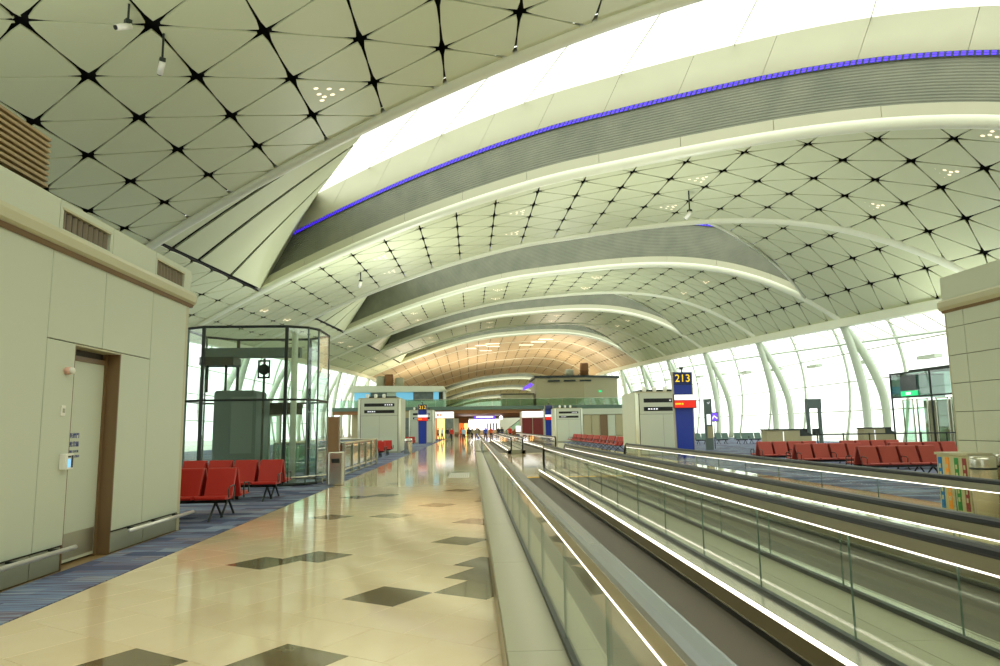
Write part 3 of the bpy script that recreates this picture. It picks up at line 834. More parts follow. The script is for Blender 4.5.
def walkway(label, xl, xr, y0, y1, plen, left_far=None, outer_left=None, outer_right=None, railmat='rubber'):
    root = thing('moving_walkway', label, 'moving walkway', (0, 0, 0), group='moving walkways')
    MB().box(xl + 0.2, xr - 0.2, y0, y1 - 0.55, -0.006, 0.012).build('belt', 'belt', root)
    for e in (y0, y1):
        s = 1 if e == y0 else -1
        MB().box(xl + 0.2, xr - 0.2, min(e - s * 0.9, e + s * 0.3), max(e - s * 0.9, e + s * 0.3), 0.0, 0.016).build('comb_plate', 'steel', root)
        cb = MB()
        for k in range(24): cb.box(xl + 0.22 + (xr - xl - 0.44) * k / 24, xl + 0.22 + (xr - xl - 0.44) * (k + 0.45) / 24, min(e + s * 0.3, e + s * 0.42), max(e + s * 0.3, e + s * 0.42), 0.004, 0.018)
        o = cb.build('comb_teeth', 'sign_yellow', root)
    skirt(root, xl, 1, y0, y1, False); skirt(root, xr, -1, y0, y1)
    balustrade(root, xl, 1, y0, left_far or y1, 0.23, plen, railmat)
    balustrade(root, xr, -1, y0, y1, 0.23, plen)
    if outer_left is not None:
        yy = y0
        while yy < (left_far or y1) - 0.1:
            ye = min(yy + 2.8, left_far or y1)
            MB().box(outer_left, xl - 0.022, yy + 0.002, ye - 0.002, 0.0, 0.222).build('side_deck', 'deck', root)
            yy = ye
        if outer_left < 1: MB().box(outer_left - 0.01, outer_left, y0, left_far or y1, 0.0, 0.2).build('edge_strip', 'steel_brown', root)
    if outer_right is not None:
        yy = y0
        while yy < y1 - 0.1:
            ye = min(yy + 2.8, y1)
            MB().box(xr + 0.022, outer_right, yy + 0.002, ye - 0.002, 0.0, 0.222).build('side_deck', 'deck', root); yy = ye
    return root
GX = (0.57, 2.30, 2.97, 4.93)
walkway('nearest moving walkway with glass sides, beside the cream tiled aisle', GX[0], GX[1], -4.0, 22.4, 1.4, left_far=40.0, railmat='rail_grey_sheen', outer_left=0.2, outer_right=2.633)
walkway('moving walkway between the nearest walkway and the red seats', GX[2], GX[3], -4.0, 22.4, 1.4, outer_left=2.637, outer_right=5.28)
walkway('further moving walkway in line with the nearest one, past the floor gap', GX[0], GX[1], 42.0, 78.0, 3.0, outer_left=0.2, outer_right=2.633)
walkway('further moving walkway past the floor gap, on the red seat side', GX[2], GX[3], 42.0, 78.0, 3.0, outer_left=2.637, outer_right=5.28)

# ------------------------------------------------------------------ glass lift
LX0, LX1, LY0, LY1, LH = -8.4, -4.55, 20.2, 23.2, 4.55
lift = thing('glass_lift', 'octagonal glass lift shaft with dark frame standing on the blue carpet', 'lift', (0, 0, 0.0045))
ch = 0.75
ringp = [(LX0 + ch, LY0), (LX1 - ch, LY0), (LX1 - 0.2, LY0 + 0.3), (LX1, LY0 + ch), (LX1, LY1 - ch), (LX1 - ch, LY1), (LX0 + ch, LY1), (LX0, LY1 - ch), (LX0, LY0 + ch), (LX0 + 0.2, LY0 + 0.3)]
for zb, w, nm in ((0.03, 0.05, 'base_ring'), (2.42, 0.035, 'transom_ring'), (LH - 0.03, 0.04, 'top_ring')):
    mb = MB()
    for i in range(len(ringp)):
        a, b = ringp[i], ringp[(i + 1) % len(ringp)]
        mb.tube([(a[0], a[1], zb), (b[0], b[1], zb)], w, 6)
    mb.build(nm, 'dark_metal', lift)
for i, (x, y) in enumerate(ringp):
    nx, ny = ringp[(i + 1) % len(ringp)]
    big = i in (0, 1, 5, 6)
    MB().box(x - (0.045 if big else 0.02), x + (0.045 if big else 0.02), y - 0.03, y + 0.03, 0, LH).build('post', 'dark_metal' if big else 'lift_grey', lift)
    dx, dy = nx - x, ny - y; L = math.hypot(dx, dy); ox, oy = -dy / L * 0.008, dx / L * 0.008
    for z0, z1 in ((0.07, 2.38), (2.46, LH - 0.07)):
        p = [(x + dx * 0.03 + ox, y + dy * 0.03 + oy), (x + dx * 0.97 + ox, y + dy * 0.97 + oy), (x + dx * 0.97 - ox, y + dy * 0.97 - oy), (x + dx * 0.03 - ox, y + dy * 0.03 - oy)]
        MB().prism(p, 'z', z0, z1).build('pane', 'glass_lift', lift)
    if i == 1: pass
bevel(MB().box(LX0 + 0.75, LX0 + 2.0, LY0 + 0.9, LY1 - 0.9, 0.0, 2.75).build('car', 'lift_grey', lift), 0.1, 4)
MB().box(LX0 + 1.3, LX0 + 1.98, LY0 + 0.885, LY0 + 0.9, 0.9, 2.55).build('car_panel', 'lift_panel', lift)
MB().box(LX0 + 0.8, LX0 + 1.27, LY0 + 0.885, LY0 + 0.9, 0.9, 2.55).build('car_panel', 'lift_grey', lift)
MB().box(LX0 + 1.95, LX0 + 2.05, LY0 + 0.8, LY1 - 0.8, 0, 2.5).build('car_end', 'lift_grey', lift)
mb = MB().box(LX0 + 0.25, LX1 - 0.65, LY0 + 1.2, LY0 + 1.45, 3.75, 4.05); mb.build('cross_beam', 'lift_grey', lift)
MB().box(LX0 + 0.3, LX0 + 1.3, LY0 + 0.9, LY0 + 1.6, 3.5, 3.75).build('hoist_machine', 'dark_metal', lift)
mb = MB()
for x, y in ((LX0 + 2.0, LY0 + 1.0), (LX0 + 2.32, LY0 + 1.0)): mb.box(x, x + 0.04, y, y + 0.04, 3.1, 3.65)
mb.box(LX0 + 2.0, LX0 + 2.36, LY0 + 1.0, LY0 + 1.04, 3.6, 3.65).box(LX0 + 2.0, LX0 + 2.36, LY0 + 1.0, LY0 + 1.04, 3.1, 3.15)
mb.build('pulley_frame', 'dark_metal', lift)
MB().tube([(LX0 + 2.18, LY0 + 0.98, 3.37), (LX0 + 2.18, LY0 + 1.08, 3.37)], 0.16, 18).build('pulley', 'dark_metal', lift)
for x in (LX0 + 0.5, LX0 + 1.05, LX0 + 2.18): MB().box(x - 0.03, x + 0.03, LY0 + 1.02, LY0 + 1.08, 2.7 if x < LX0 + 2 else 0, 3.7).build('guide_rail', 'dark_metal', lift)
dr = MB().box(LX0 + 1.5, LX1 - 0.9, LY1 - 0.35, LY1 - 0.3, 2.05, 2.4).build('door_header', 'dark_metal', lift)
for k in range(2):
    x0 = -6.9 + k * 0.42
    d = MB().box(x0, x0 + 0.05, LY1 - 0.4, LY1 - 0.37, 0.05, 2.05).box(x0 + 0.35, x0 + 0.40, LY1 - 0.4, LY1 - 0.37, 0.05, 2.05).box(x0, x0 + 0.40, LY1 - 0.4, LY1 - 0.37, 2.0, 2.05).box(x0, x0 + 0.40, LY1 - 0.4, LY1 - 0.37, 0.05, 0.2).build('door', 'column_white', lift)
    MB().box(x0 + 0.05, x0 + 0.35, LY1 - 0.39, LY1 - 0.38, 0.2, 2.0).build('door_glass', 'glass_lift', d)
MB().cyl(LX1 - 0.65, LY0 + 0.55, 0, LH, 0.09, 14).build('support_tube', 'column_white', lift, True)
gr = MB().tube([(LX0, LY0 - 0.25, 0.24), (LX1 - 0.9, LY0 - 0.25, 0.24), (LX1 - 0.25, LY0 - 0.02, 0.24), (LX1 + 0.22, LY0 + 0.65, 0.24), (LX1 + 0.22, LY1 - 0.6, 0.24)], 0.03, 10).build('guard_rail', 'steel', lift, True)
for x, y in ((-6.6, LY0 - 0.25), (-5.5, LY0 - 0.25), (LX1 + 0.2, LY0 + 0.66), (LX1 + 0.22, LY1 - 0.7)): MB().cyl(x, y, 0, 0.24, 0.018, 8).build('guard_post', 'steel', gr)

# ------------------------------------------------------------------ seating
def make_bench(n, mat, label, cat='bench seat'):
    root = thing('beam_seat', label, cat)
    W = 0.58
    MB().box(-n * W / 2 + 0.1, n * W / 2 - 0.1, -0.05, 0.03, 0.29, 0.35).build('beam', 'black', root)
    for i in range(n):
        x0 = -n * W / 2 + i * W + 0.025; x1 = x0 + W - 0.05
        bevel(MB().prism([(-0.36, 0.37), (-0.37, 0.41), (-0.33, 0.435), (0.10, 0.405), (0.12, 0.36)], 'x', x0, x1).build('seat', mat, root), 0.012)
        bevel(MB().prism([(0.04, 0.37), (0.10, 0.35), (0.30, 0.85), (0.285, 0.885), (0.245, 0.885), (0.225, 0.86)], 'x', x0 + 0.015, x1 - 0.015).build('backrest', mat, root), 0.012)
    for i in range(n + 1):
        if 0 < i < n and i % 2: continue
        x = -n * W / 2 + i * W
        MB().tube([(x, 0.02, 0.33), (x, 0.06, 0.56), (x, 0.02, 0.60), (x, -0.20, 0.585), (x, -0.25, 0.54), (x, -0.23, 0.40)], 0.013, 6).build('armrest', 'dark_metal', root)
    for x in (-n * W / 2 + 0.3, n * W / 2 - 0.3):
        MB().tube([(x, -0.34, 0.0), (x, -0.30, 0.04), (x, -0.02, 0.30)], 0.022, 6).tube([(x, 0.34, 0.0), (x, 0.30, 0.04), (x, 0.0, 0.30)], 0.022, 6).build('leg', 'dark_metal', root)
    return root
BENCH = {}
def bench(n, mat, x, y, rz, label, group):
    k = (n, mat)
    if k not in BENCH: o = BENCH[k] = make_bench(n, mat, label)
    else: o = copy_tree(BENCH[k])
    o.location = (x, y, 0.0045); o.rotation_euler = (0, 0, rz); o['label'] = label; o['group'] = group
    return o
W = 0.58
def row(n, mat, xs, y, back, label, group):   # front faces the viewpoint unless back
    return bench(n, mat, xs + n * W / 2, y, math.pi if back else 0.0, label, group)
gA = 'red seats near the glass lift'
row(4, 'red_vinyl', -4.25 - 4 * W, 12.9, False, 'red bench seat at the end of the service block, facing the viewer', gA)
row(4, 'red_vinyl', -4.25 - 4 * W, 13.52, True, 'red bench seat back to back behind the bench at the service block', gA)
row(4, 'red_vinyl', -4.32 - 4 * W, 16.3, False, 'red bench seat close in front of the glass lift', gA)
row(4, 'red_vinyl', -4.32 - 4 * W, 16.92, True, 'red bench seat facing the glass lift', gA)
gB = 'red seats of the gate lounge'
for k, y in enumerate((19.6, 22.9, 26.2)):
    nm = ('nearest', 'second', 'third', 'fourth')[k]
    x0 = (10.98, 10.68, 10.78)[k]
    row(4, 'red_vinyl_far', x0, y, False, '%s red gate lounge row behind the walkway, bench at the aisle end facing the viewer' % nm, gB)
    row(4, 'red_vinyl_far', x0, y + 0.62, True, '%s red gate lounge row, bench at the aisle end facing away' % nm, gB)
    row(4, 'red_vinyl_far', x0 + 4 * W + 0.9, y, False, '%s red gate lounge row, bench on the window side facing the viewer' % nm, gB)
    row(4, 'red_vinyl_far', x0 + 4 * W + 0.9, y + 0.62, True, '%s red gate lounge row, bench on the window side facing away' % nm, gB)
gC = 'red seats past the railing'
for k, y in enumerate((35.6, 38.9, 42.2)):
    nm = ('first', 'second', 'third')[k]
    row(4, 'red_vinyl', -4.75 - 4 * W, y, False, '%s red row past the metal railing, bench facing the viewer' % nm, gC)
    row(4, 'red_vinyl', -4.75 - 4 * W, y + 0.62, True, '%s red row past the metal railing, bench facing away' % nm, gC)
for k, y in enumerate((56, 60)):
    row(4, 'red_vinyl', -4.8 - 4 * W, y, False, '%s small red bench beside the far blue gate pylon' % ('nearer', 'farther')[k], gC)
gD = 'red seats in front of the far gate cabin'
for k, y in enumerate((44.4, 47.2, 50.0, 52.8, 55.6, 58.4, 61.2, 64.0)):
    bench(4, 'red_vinyl', 9.15, y, -math.pi / 2, '%s red bench of the distant line beside the far walkway' % ('first', 'second', 'third', 'fourth', 'fifth', 'sixth', 'seventh', 'eighth')[k], gD)
gE = 'grey seats by the window wall'
for k, x in enumerate((17.8, 19.7, 21.05, 22.4, 24.2)):
    row(2, 'grey_vinyl', x, 56 + 0.7 * (k % 2), False, '%s grey green bench along the window wall counted from the blue pylon' % ('first', 'second', 'third', 'fourth', 'fifth')[k], gE)

# ------------------------------------------------------------------ gate pylons and cabins
def pylon(x, y, num, label, h=4.05, rz=0.0, smear=False):
    root = thing('gate_pylon', label, 'gate sign', (x, y, 0.0045), rz, group='blue gate pylons')
    w = 0.40
    MB().prism([(-w, 0.0), (w, 0.0), (w + 0.02, h), (-w - 0.06, h)], 'y', -0.09, 0.09).build('body', 'blue_sign', root)
    MB().prism([(-w - 0.05, 0.0), (-w, 0.0), (-w - 0.06, h), (-w - 0.12, h)], 'y', -0.1, 0.1).prism([(w, 0.0), (w + 0.05, 0.0), (w + 0.07, h), (w + 0.02, h)], 'y', -0.1, 0.1).build('side_frame', 'steel_dull', root)
    cap = MB().box(-w - 0.05, w + 0.02, -0.1, -0.088, h - 0.62, h - 0.01).build('number_panel', 'navy_sign', root)
    if num: textobj(num, 0.5, 'sign_yellow', cap, (-0.01, -0.105, h - 0.31), (math.pi / 2, 0, 0), extrude=0.004)
    sc = MB().box(-0.52, 0.56, -0.24, -0.1, 2.33, 2.99).build('display', 'black', root)
    MB().box(-0.49, 0.54, -0.246, -0.24, 2.72, 2.97).build('display_head', 'sign_white', sc)
    MB().box(-0.49, 0.54, -0.246, -0.24, 2.36, 2.70).build('display_field', 'sign_red', sc)
    if not smear:
        for k, (a, b) in enumerate(((-0.45, -0.39), (-0.38, -0.31), (-0.30, -0.25), (-0.24, -0.17), (-0.14, -0.07))):
            MB().box(a, b, -0.249, -0.246, 2.50 + 0.01 * (k % 2), 2.58).build('display_glyph', 'sign_yellow', sc)
    MB().box(-0.03, 0.03, -0.03, 0.03, h, h + 0.12).build('camera_mount', 'dark_metal', root)
    MB().box(-0.12, 0.02, -0.14, 0.04, h + 0.12, h + 0.24).build('camera_head', 'dark_metal', root)
pylon(10.03, 33.0, '213', 'tall blue gate pylon numbered 213 with red and white display')
pylon(-5.15, 74.0, '212', 'distant blue gate pylon beyond the metal railing side seats')
pylon(9.0, 82.0, None, 'distant blue gate pylon at the end of the long red seat line', smear=True)
def cabin(x0, x1, y0, y1, h, label):
    root = thing('gate_cabin', label, 'cabin', ((x0 + x1) / 2, y0, 0.004), group='beige gate service cabins')
    w = (x1 - x0) / 2; d = y1 - y0
    MB().box(-w + 0.12, w - 0.12, 0.02, d, 0.1, h - 0.04).build('core', 'joint', root)
    for sx in (-1, 1):
        MB().cyl(sx * (w - 0.1), 0.11, 0, h, 0.11, 12).build('corner_post', 'beam_white', root, True)
        MB().box(sx * w - 0.03, sx * w + 0.03, 0.2, d, 0.1, h).build('side_panel', 'wall_panel', root)
    zs = [0.1, h - 1.12]
    for a, b in ((-w + 0.2, -0.006), (0.006, w - 0.2)): MB().box(a, b, -0.0, 0.03, zs[0], zs[1]).build('front_panel', 'wall_panel', root)
    up = MB().box(-w + 0.2, w - 0.2, -0.004, 0.03, zs[1] + 0.015, h).build('upper_panel', 'wall_panel', root)
    MB().box(-w + 0.15, w - 0.15, 0.0, d, 0, 0.1).build('plinth', 'plinth', root)
    MB().box(-w + 0.05, w - 0.05, -0.02, d, h, h + 0.06).build('roof', 'wall_trim', root)
    for z in (h - 0.42, h - 0.86):
        s = MB().box(-w + 0.42, w - 0.42, -0.012, -0.004, z - 0.09, z + 0.12).build('air_slot', 'black', up)
        nb = 22
        for k in range(nb):
            xx = -w + 0.42 + (2 * w - 0.84) * (k + 0.5) / nb
            MB().box(xx - 0.006, xx + 0.006, -0.02, -0.012, z - 0.09, z + 0.12).build('slot_fin', 'dark_metal', s)
        for k in range(4):
            xx = (0.25 if z > h - 0.6 else -0.55) * w + 0.14 * k
            MB().box(xx, xx + 0.08, -0.016, -0.012, z - 0.02, z + 0.05).build('nozzle', 'sign_white', s)
    for k in range(3): MB().lathe([(0.08, h + 0.06), (0.11, h + 0.14), (0.11, h + 0.3), (0.06, h + 0.34)], 10, cx=-w * 0.6 + 0.55 * k, cy=0.4).build('roof_spotlight', 'white_plastic', root, True)
cabin(8.55, 11.4, 36.4, 39.6, 3.25, 'beige gate cabin with two black air slots behind the 213 pylon')
cabin(-7.55, -4.72, 47.0, 50.0, 3.55, 'beige gate cabin with two black air slots behind the railing side red seats')
cabin(-6.75, -4.1, 76.0, 79.0, 3.5, 'small beige gate cabin behind the distant blue pylon')
cabin(8.5, 11.35, 72.0, 75.0, 3.4, 'distant beige gate cabin behind the long red seat line')

# ------------------------------------------------------------------ bins, posts, railing
def steel_bin(x, y, r, h, label, group=None):
    root = thing('litter_bin', label, 'bin', (x, y, 0.0045), group=group)
    MB().lathe([(r, 0.0), (r, h - 0.05), (r * 0.97, h)], 20).build('body', 'steel', root, True)
    MB().lathe([(r * 1.02, h - 0.2), (r * 1.02, h - 0.17)], 20).build('band', 'dark_metal', root, True)
    return root
steel_bin(7.95, 10.78, 0.185, 1.0, 'round stainless steel bin beside the colour striped recycling bin', None)
steel_bin(8.45, 10.9, 0.185, 1.02, 'second round steel bin between the first one and the stone block', None)
steel_bin(-4.0, 44.6, 0.25, 0.95, 'slim steel bin past the far end of the red benches')
rec = thing('recycling_bin', 'beige recycling bin with blue, orange, green and brown stripes by the stone block', 'recycling bin', (0, 0, 0))
bevel(MB().box(7.90, 8.28, 11.03, 11.80, 0.0, 1.0).build('body', 'bin_beige', rec), 0.015)
MB().box(7.88, 8.30, 11.01, 11.82, 1.0, 1.04).build('lid', 'wall_trim', rec)
for m, y in (('label_blue', 11.71), ('label_orange', 11.53), ('label_green', 11.31), ('label_brown', 11.12)):
    s = MB().box(7.892, 7.9, y - 0.045, y + 0.045, 0.12, 0.96).build('stripe', m, rec)
    for q in range(5): MB().box(7.888, 7.892, y - 0.02, y + 0.02, 0.78 - 0.13 * q, 0.85 - 0.13 * q).build('stripe_mark', 'bin_beige', s)
post = thing('notice_post', 'brown board post standing behind a steel bin at the lift corner', 'post', (-4.0, 20.75, 0.0045))
MB().box(-0.17, 0.13, -0.05, 0.05, 0.0, 1.92).build('board', 'board_brown', post)
MB().box(-0.20, -0.17, -0.06, 0.06, 0.0, 1.93).box(0.13, 0.16, -0.06, 0.06, 0.0, 1.93).build('frame', 'steel', post)
sb = thing('waste_bin', 'square stainless waste bin in front of the brown board post', 'bin', (-3.86, 20.35, 0.0045))
bevel(MB().box(-0.19, 0.21, -0.17, 0.17, 0.0, 0.93).build('body', 'steel', sb), 0.03)
MB().box(-0.1, 0.12, -0.175, -0.168, 0.62, 0.74).build('slot', 'dark_metal', sb)
rail = thing('railing', 'steel and glass railing around the floor opening past the lift', 'railing', (0, 0, 0.0045))
def fence(x, y0, y1, n):
    MB().tube([(x, y0, 1.1), (x, y1, 1.1)], 0.045, 8).build('top_rail', 'steel', rail)
    for k in range(n + 1):
        y = y0 + (y1 - y0) * k / n
        MB().box(x - 0.05, x + 0.05, y - 0.045, y + 0.045, 0, 1.1).build('post', 'steel', rail)
        if k < n:
            yb = y + (y1 - y0) / n
            MB().box(x - 0.008, x + 0.008, y + 0.14, yb - 0.14, 0.3, 1.03).build('glass_panel', 'glass_green', rail)
            MB().box(x - 0.03, x + 0.03, y + 0.05, yb - 0.05, 0.2, 0.26).box(x - 0.03, x + 0.03, y + 0.05, yb - 0.05, 0.03, 0.08).build('bottom_rail', 'steel', rail)
fence(-4.3, 24.0, 32.0, 5); fence(-6.6, 24.0, 32.0, 5)
for y in (24.0, 32.0):
    MB().tube([(-6.6, y, 1.1), (-4.3, y, 1.1)], 0.045, 8).build('top_rail', 'steel', rail)
    MB().box(-6.5, -4.4, y - 0.008, y + 0.008, 0.15, 1.03).build('glass_panel', 'glass_green', rail)

# ------------------------------------------------------------------ gate lounge furniture
sp_ = thing('information_stand', 'dark slim information stand with panels beside the purple screen', 'sign stand', (14.85, 43.8, 0.004))
MB().box(-0.22, 0.22, -0.12, 0.12, 0, 3.15).build('body', 'lift_grey', sp_)
MB().box(-0.14, 0.12, -0.128, -0.12, 1.55, 2.2).build('notice', 'sign_white', sp_)
MB().box(-0.14, 0.22, -0.16, -0.12, 0.72, 1.45).build('panel', 'counter_beige', sp_)
MB().tube([(-0.06, -0.125, 2.95), (0.0, -0.125, 2.84), (0.08, -0.125, 2.98)], 0.02, 5).build('clock_mark', 'sign_white', sp_)
tv = thing('screen', 'small purple lit screen on a thin pole behind the information stand', 'screen', (15.8, 45.5, 0.004))
MB().box(-0.3, 0.3, -0.05, 0.05, 1.75, 2.35).build('bezel', 'black', tv)
MB().box(-0.26, 0.26, -0.056, -0.05, 1.8, 2.3).build('picture', 'screen_purple', tv)
MB().tube([(-0.15, -0.06, 1.9), (0.0, -0.06, 2.12), (0.2, -0.06, 1.95)], 0.05, 5).build('picture_shape', 'sign_white', tv)
MB().cyl(0, 0.02, 0, 1.75, 0.03, 8).build('pole', 'dark_metal', tv)
def counter(x, y, w, label):
    r = thing('gate_counter', label, 'counter', (x, y, 0.004))
    MB().box(-w / 2, w / 2, 0, 0.7, 0, 1.22).build('body', 'counter_beige', r)
    MB().box(-w / 2 - 0.05, w / 2 + 0.08, -0.05, 0.75, 1.22, 1.28).build('top', 'dark_metal', r)
    MB().box(-0.02, 0.02, -0.012, 0, 0.1, 1.15).build('front_strip', 'sign_white', r)
    MB().prism([(w / 2, 0.9), (w / 2 + 0.7, 0.9), (w / 2 + 0.7, 0.98), (w / 2, 1.28)], 'y', 0.1, 0.7).build('side_shelf', 'dark_metal', r)
    MB().box(w / 2 + 0.1, w / 2 + 0.55, 0.3, 0.34, 0.98, 1.28).build('monitor', 'black', r)
    MB().box(w / 2, w / 2 + 0.66, 0.1, 0.7, 0, 0.9).build('side_desk', 'counter_beige', r)
counter(16.1, 36.0, 1.75, 'beige gate counter with dark top and side shelf beside the grey seats')
counter(22.4, 38.5, 1.2, 'second beige gate counter further towards the glazed room')
pt = thing('display_portal', 'dark two legged display portal standing between the gate counters', 'display stand', (19.75, 40.0, 0.004))
MB().box(-0.42, 0.42, -0.15, 0.15, 2.4, 2.95).build('header', 'lift_grey', pt)
for sx in (-1, 1): MB().prism([(sx * 0.42, 0.0), (sx * 0.42 - sx * 0.16, 0.0), (sx * 0.42 - sx * 0.14, 2.4), (sx * 0.42, 2.4)], 'y', -0.1, 0.1).build('leg', 'lift_grey', pt)
MB().box(-0.12, 0.2, -0.2, 0.1, 0.85, 1.25).build('scanner', 'dark_metal', pt)
for k, (x, y) in enumerate(((16.9, 34.0), (18.2, 34.0), (19.5, 34.0), (20.8, 34.0), (22.1, 34.0), (23.4, 34.0), (24.7, 34.0))):
    q = thing('barrier_post', ('first', 'second', 'third', 'fourth', 'fifth', 'sixth', 'seventh')[k] + ' queue barrier post of the line between gate counters and window', 'barrier', (x, y, 0.004), group='queue barrier posts')
    MB().lathe([(0.17, 0), (0.17, 0.02), (0.03, 0.05), (0.03, 0.95), (0.05, 0.96), (0.05, 1.05)], 12).build('pole', 'dark_metal', q, True)
    if k < 6: MB().box(0.04, 1.25, -0.003, 0.003, 0.97, 1.03).build('belt', 'black', q)
gl = thing('glazed_room', 'glazed boarding room with dark upper band and green exit sign by the stone block', 'room', (27.0, -1.75, 0.004))
MB().box(0, 0.08, 36.0, 46.0, 4.55, 4.65).box(0, 0.08, 36.0, 46.0, 3.05, 3.15).box(0, 3.6, 45.9, 46.0, 4.55, 4.65).build('frame_beam', 'dark_metal', gl)
for y in (36.0, 38.9, 42.0, 45.9):
    MB().box(0, 0.08, y, y + 0.08, 0, 4.6).build('frame_post', 'dark_metal', gl)
for y0, y1 in ((36.08, 38.9), (38.98, 42.0), (42.08, 45.9)): MB().box(0.03, 0.05, y0, y1, 3.15, 4.55).build('upper_pane', 'glass_dark', gl)
MB().box(0.0, 3.6, 45.95, 46.0, 3.1, 4.55).build('upper_pane', 'glass_dark', gl)
for k, y in enumerate((36.4, 37.6, 39.3, 40.6, 42.4, 43.8)):
    d = MB().box(-0.01, 0.06, y, y + 0.07, 0, 2.95).box(-0.01, 0.06, y + 1.0, y + 1.07, 0, 2.95).box(-0.01, 0.06, y, y + 1.07, 2.88, 2.95).box(-0.01, 0.06, y, y + 1.07, 0, 0.1).build('door', 'steel', gl)
    MB().box(0.02, 0.035, y + 0.07, y + 1.0, 0.1, 2.88).build('door_pane', 'glass_green', d)
MB().box(1.8, 1.9, 36.2, 45.5, 0, 2.9).build('inner_wall', 'counter_beige', gl)
MB().box(-0.06, 0.0, 43.2, 44.8, 3.5, 4.4).build('monitor', 'screen_dark', gl)
MB().box(-0.07, 0.0, 43.2, 44.8, 3.15, 3.45).build('exit_sign', 'exit_green', gl)
MB().box(-0.075, -0.07, 43.8, 44.3, 3.22, 3.38).build('exit_mark', 'sign_white', gl)

# ------------------------------------------------------------------ hanging cameras
def cctv(x, y, zc, label, rz=0.4, s=1.0):
    top = vz(x, y); r = thing('security_camera', label, 'camera', (x, y, zc), rz, group='hanging security cameras')
    MB().cyl(0, 0, 0.1, top - zc - 0.01, 0.035 * s, 8).build('rod', 'dark_metal', r)
    MB().box(-0.09 * s, 0.09 * s, -0.09 * s, 0.09 * s, -0.02, 0.1).build('bracket', 'dark_metal', r)
    MB().tube([(0, -0.08 * s, -0.02), (0, 0.32 * s, -0.26 * s)], 0.1 * s, 12).build('housing', 'white_plastic', r, True)
    MB().tube([(0, 0.32 * s, -0.26 * s), (0, 0.36 * s, -0.285 * s)], 0.07 * s, 12).build('lens', 'black', r, True)
cctv(-8.28, 16.2, 11.40, 'white camera on a rod from the ceiling, nearer the top edge', 2.4, 0.8)
cctv(-8.1, 17.7, 11.24, 'white camera on a rod hanging below a dark ceiling joint', 0.6, 0.8)
cctv(-8.6, 54.0, 13.0, 'camera hanging in front of the second skylight wall near its sail', 0.4, 1.3)
cctv(13.1, 40.0, 14.2, 'camera hanging from the ceiling past the large skylight rib', 0.4, 1.2)

# ------------------------------------------------------------------ mezzanine and central hall
MZ, MY = 4.95, 112.0
mz = thing('mezzanine', 'upper floor gallery with dark edge and green glass balustrade across the hall', 'mezzanine', (0, 0, 0), kind='structure')
def slab(x0, x1, y0, y1, z0, z1, m, nm): return MB().box(x0, x1, y0, y1, z0, z1).build(nm, m, mz)
slab(-22, 33, MY, MY + 84, MZ - 0.15, MZ, 'bridge_teal', 'deck')
slab(-22, 33, MY - 0.1, MY + 0.3, MZ - 0.55, MZ + 0.02, 'bridge_teal', 'edge_beam')
slab(-22, 33, MY + 0.3, MY + 84, MZ - 0.75, MZ - 0.6, 'timber', 'soffit')
slab(-22, 33, MY + 0.2, MY + 0.5, MZ - 1.1, MZ - 0.55, 'timber', 'downstand')
for k in range(24):
    x = -21.5 + k * 2.25
    MB().box(x + 0.03, x + 2.22, MY + 0.05, MY + 0.07, MZ + 0.05, MZ + 1.15).build('balustrade_pane', 'glass_green', mz)
slab(-22, 33, MY + 0.03, MY + 0.09, MZ + 1.15, MZ + 1.2, 'steel', 'handrail')
up = thing('upper_shop', 'long white upper shop with a blue poster band on the gallery', 'shop', (0, 0, MZ))
MB().box(-19.3, -4.6, MY + 4, MY + 14, 0, 3.0).build('body', 'column_white', up)
MB().prism([(-19.8, 2.6), (-5.2, 2.6), (-4.4, 2.9), (-4.6, 3.5), (-19.6, 3.7)], 'y', MY + 3.4, MY + 14).build('roof', 'beam_white', up)
xs = [-19.2, -16.6, -13.9, -12.4, -9.6, -6.3, -5.4, -4.7]
for k, m in enumerate(('poster_sky', 'poster_grey', 'column_white', 'poster_sky', 'poster_grey', 'poster_sky', 'screen_dark')):
    MB().box(xs[k], xs[k + 1] - 0.04, MY + 3.9, MY + 4.0, 1.2, 2.55).build('poster', m, up)
ub = thing('upper_pavilion', 'olive beige faceted upper pavilion on the gallery beside the window wall', 'pavilion', (0, 0, MZ))
MB().prism([(10.6, MY + 3), (18.4, MY + 2.2), (24.5, MY + 5), (24.5, MY + 14), (10.6, MY + 14)], 'z', 0, 4.6).build('body', 'counter_beige', ub)
MB().prism([(10.3, MY + 2.7), (18.5, MY + 1.9), (24.8, MY + 4.7), (24.8, MY + 14.3), (10.3, MY + 14.3)], 'z', 4.6, 4.95).build('roof', 'dark_metal', ub)
for k in range(3): MB().box(12.5 + 2.6 * k, 14.4 + 2.6 * k, MY + 2.0, MY + 2.6, 3.95, 4.2).build('slot', 'dark_metal', ub)
MB().box(21.0, 21.5, MY + 3.2, MY + 3.3, 2.2, 2.5).build('exit_light', 'exit_green', ub)
lo = thing('upper_kiosk', 'low beige upper kiosk with purple sign beside the olive pavilion', 'kiosk', (0, 0, MZ))
MB().box(5.0, 10.2, MY + 4, MY + 9, 0, 2.0).build('body', 'counter_beige', lo)
MB().box(4.8, 10.3, MY + 3.8, MY + 9.2, 2.0, 2.15).build('roof', 'dark_metal', lo)
sgn = MB().prism([(8.4, 2.6), (9.9, 3.2), (10.2, 3.6), (9.7, 3.9), (8.5, 3.1)], 'y', MY + 3.5, MY + 3.7).build('sign', 'screen_purple', lo)
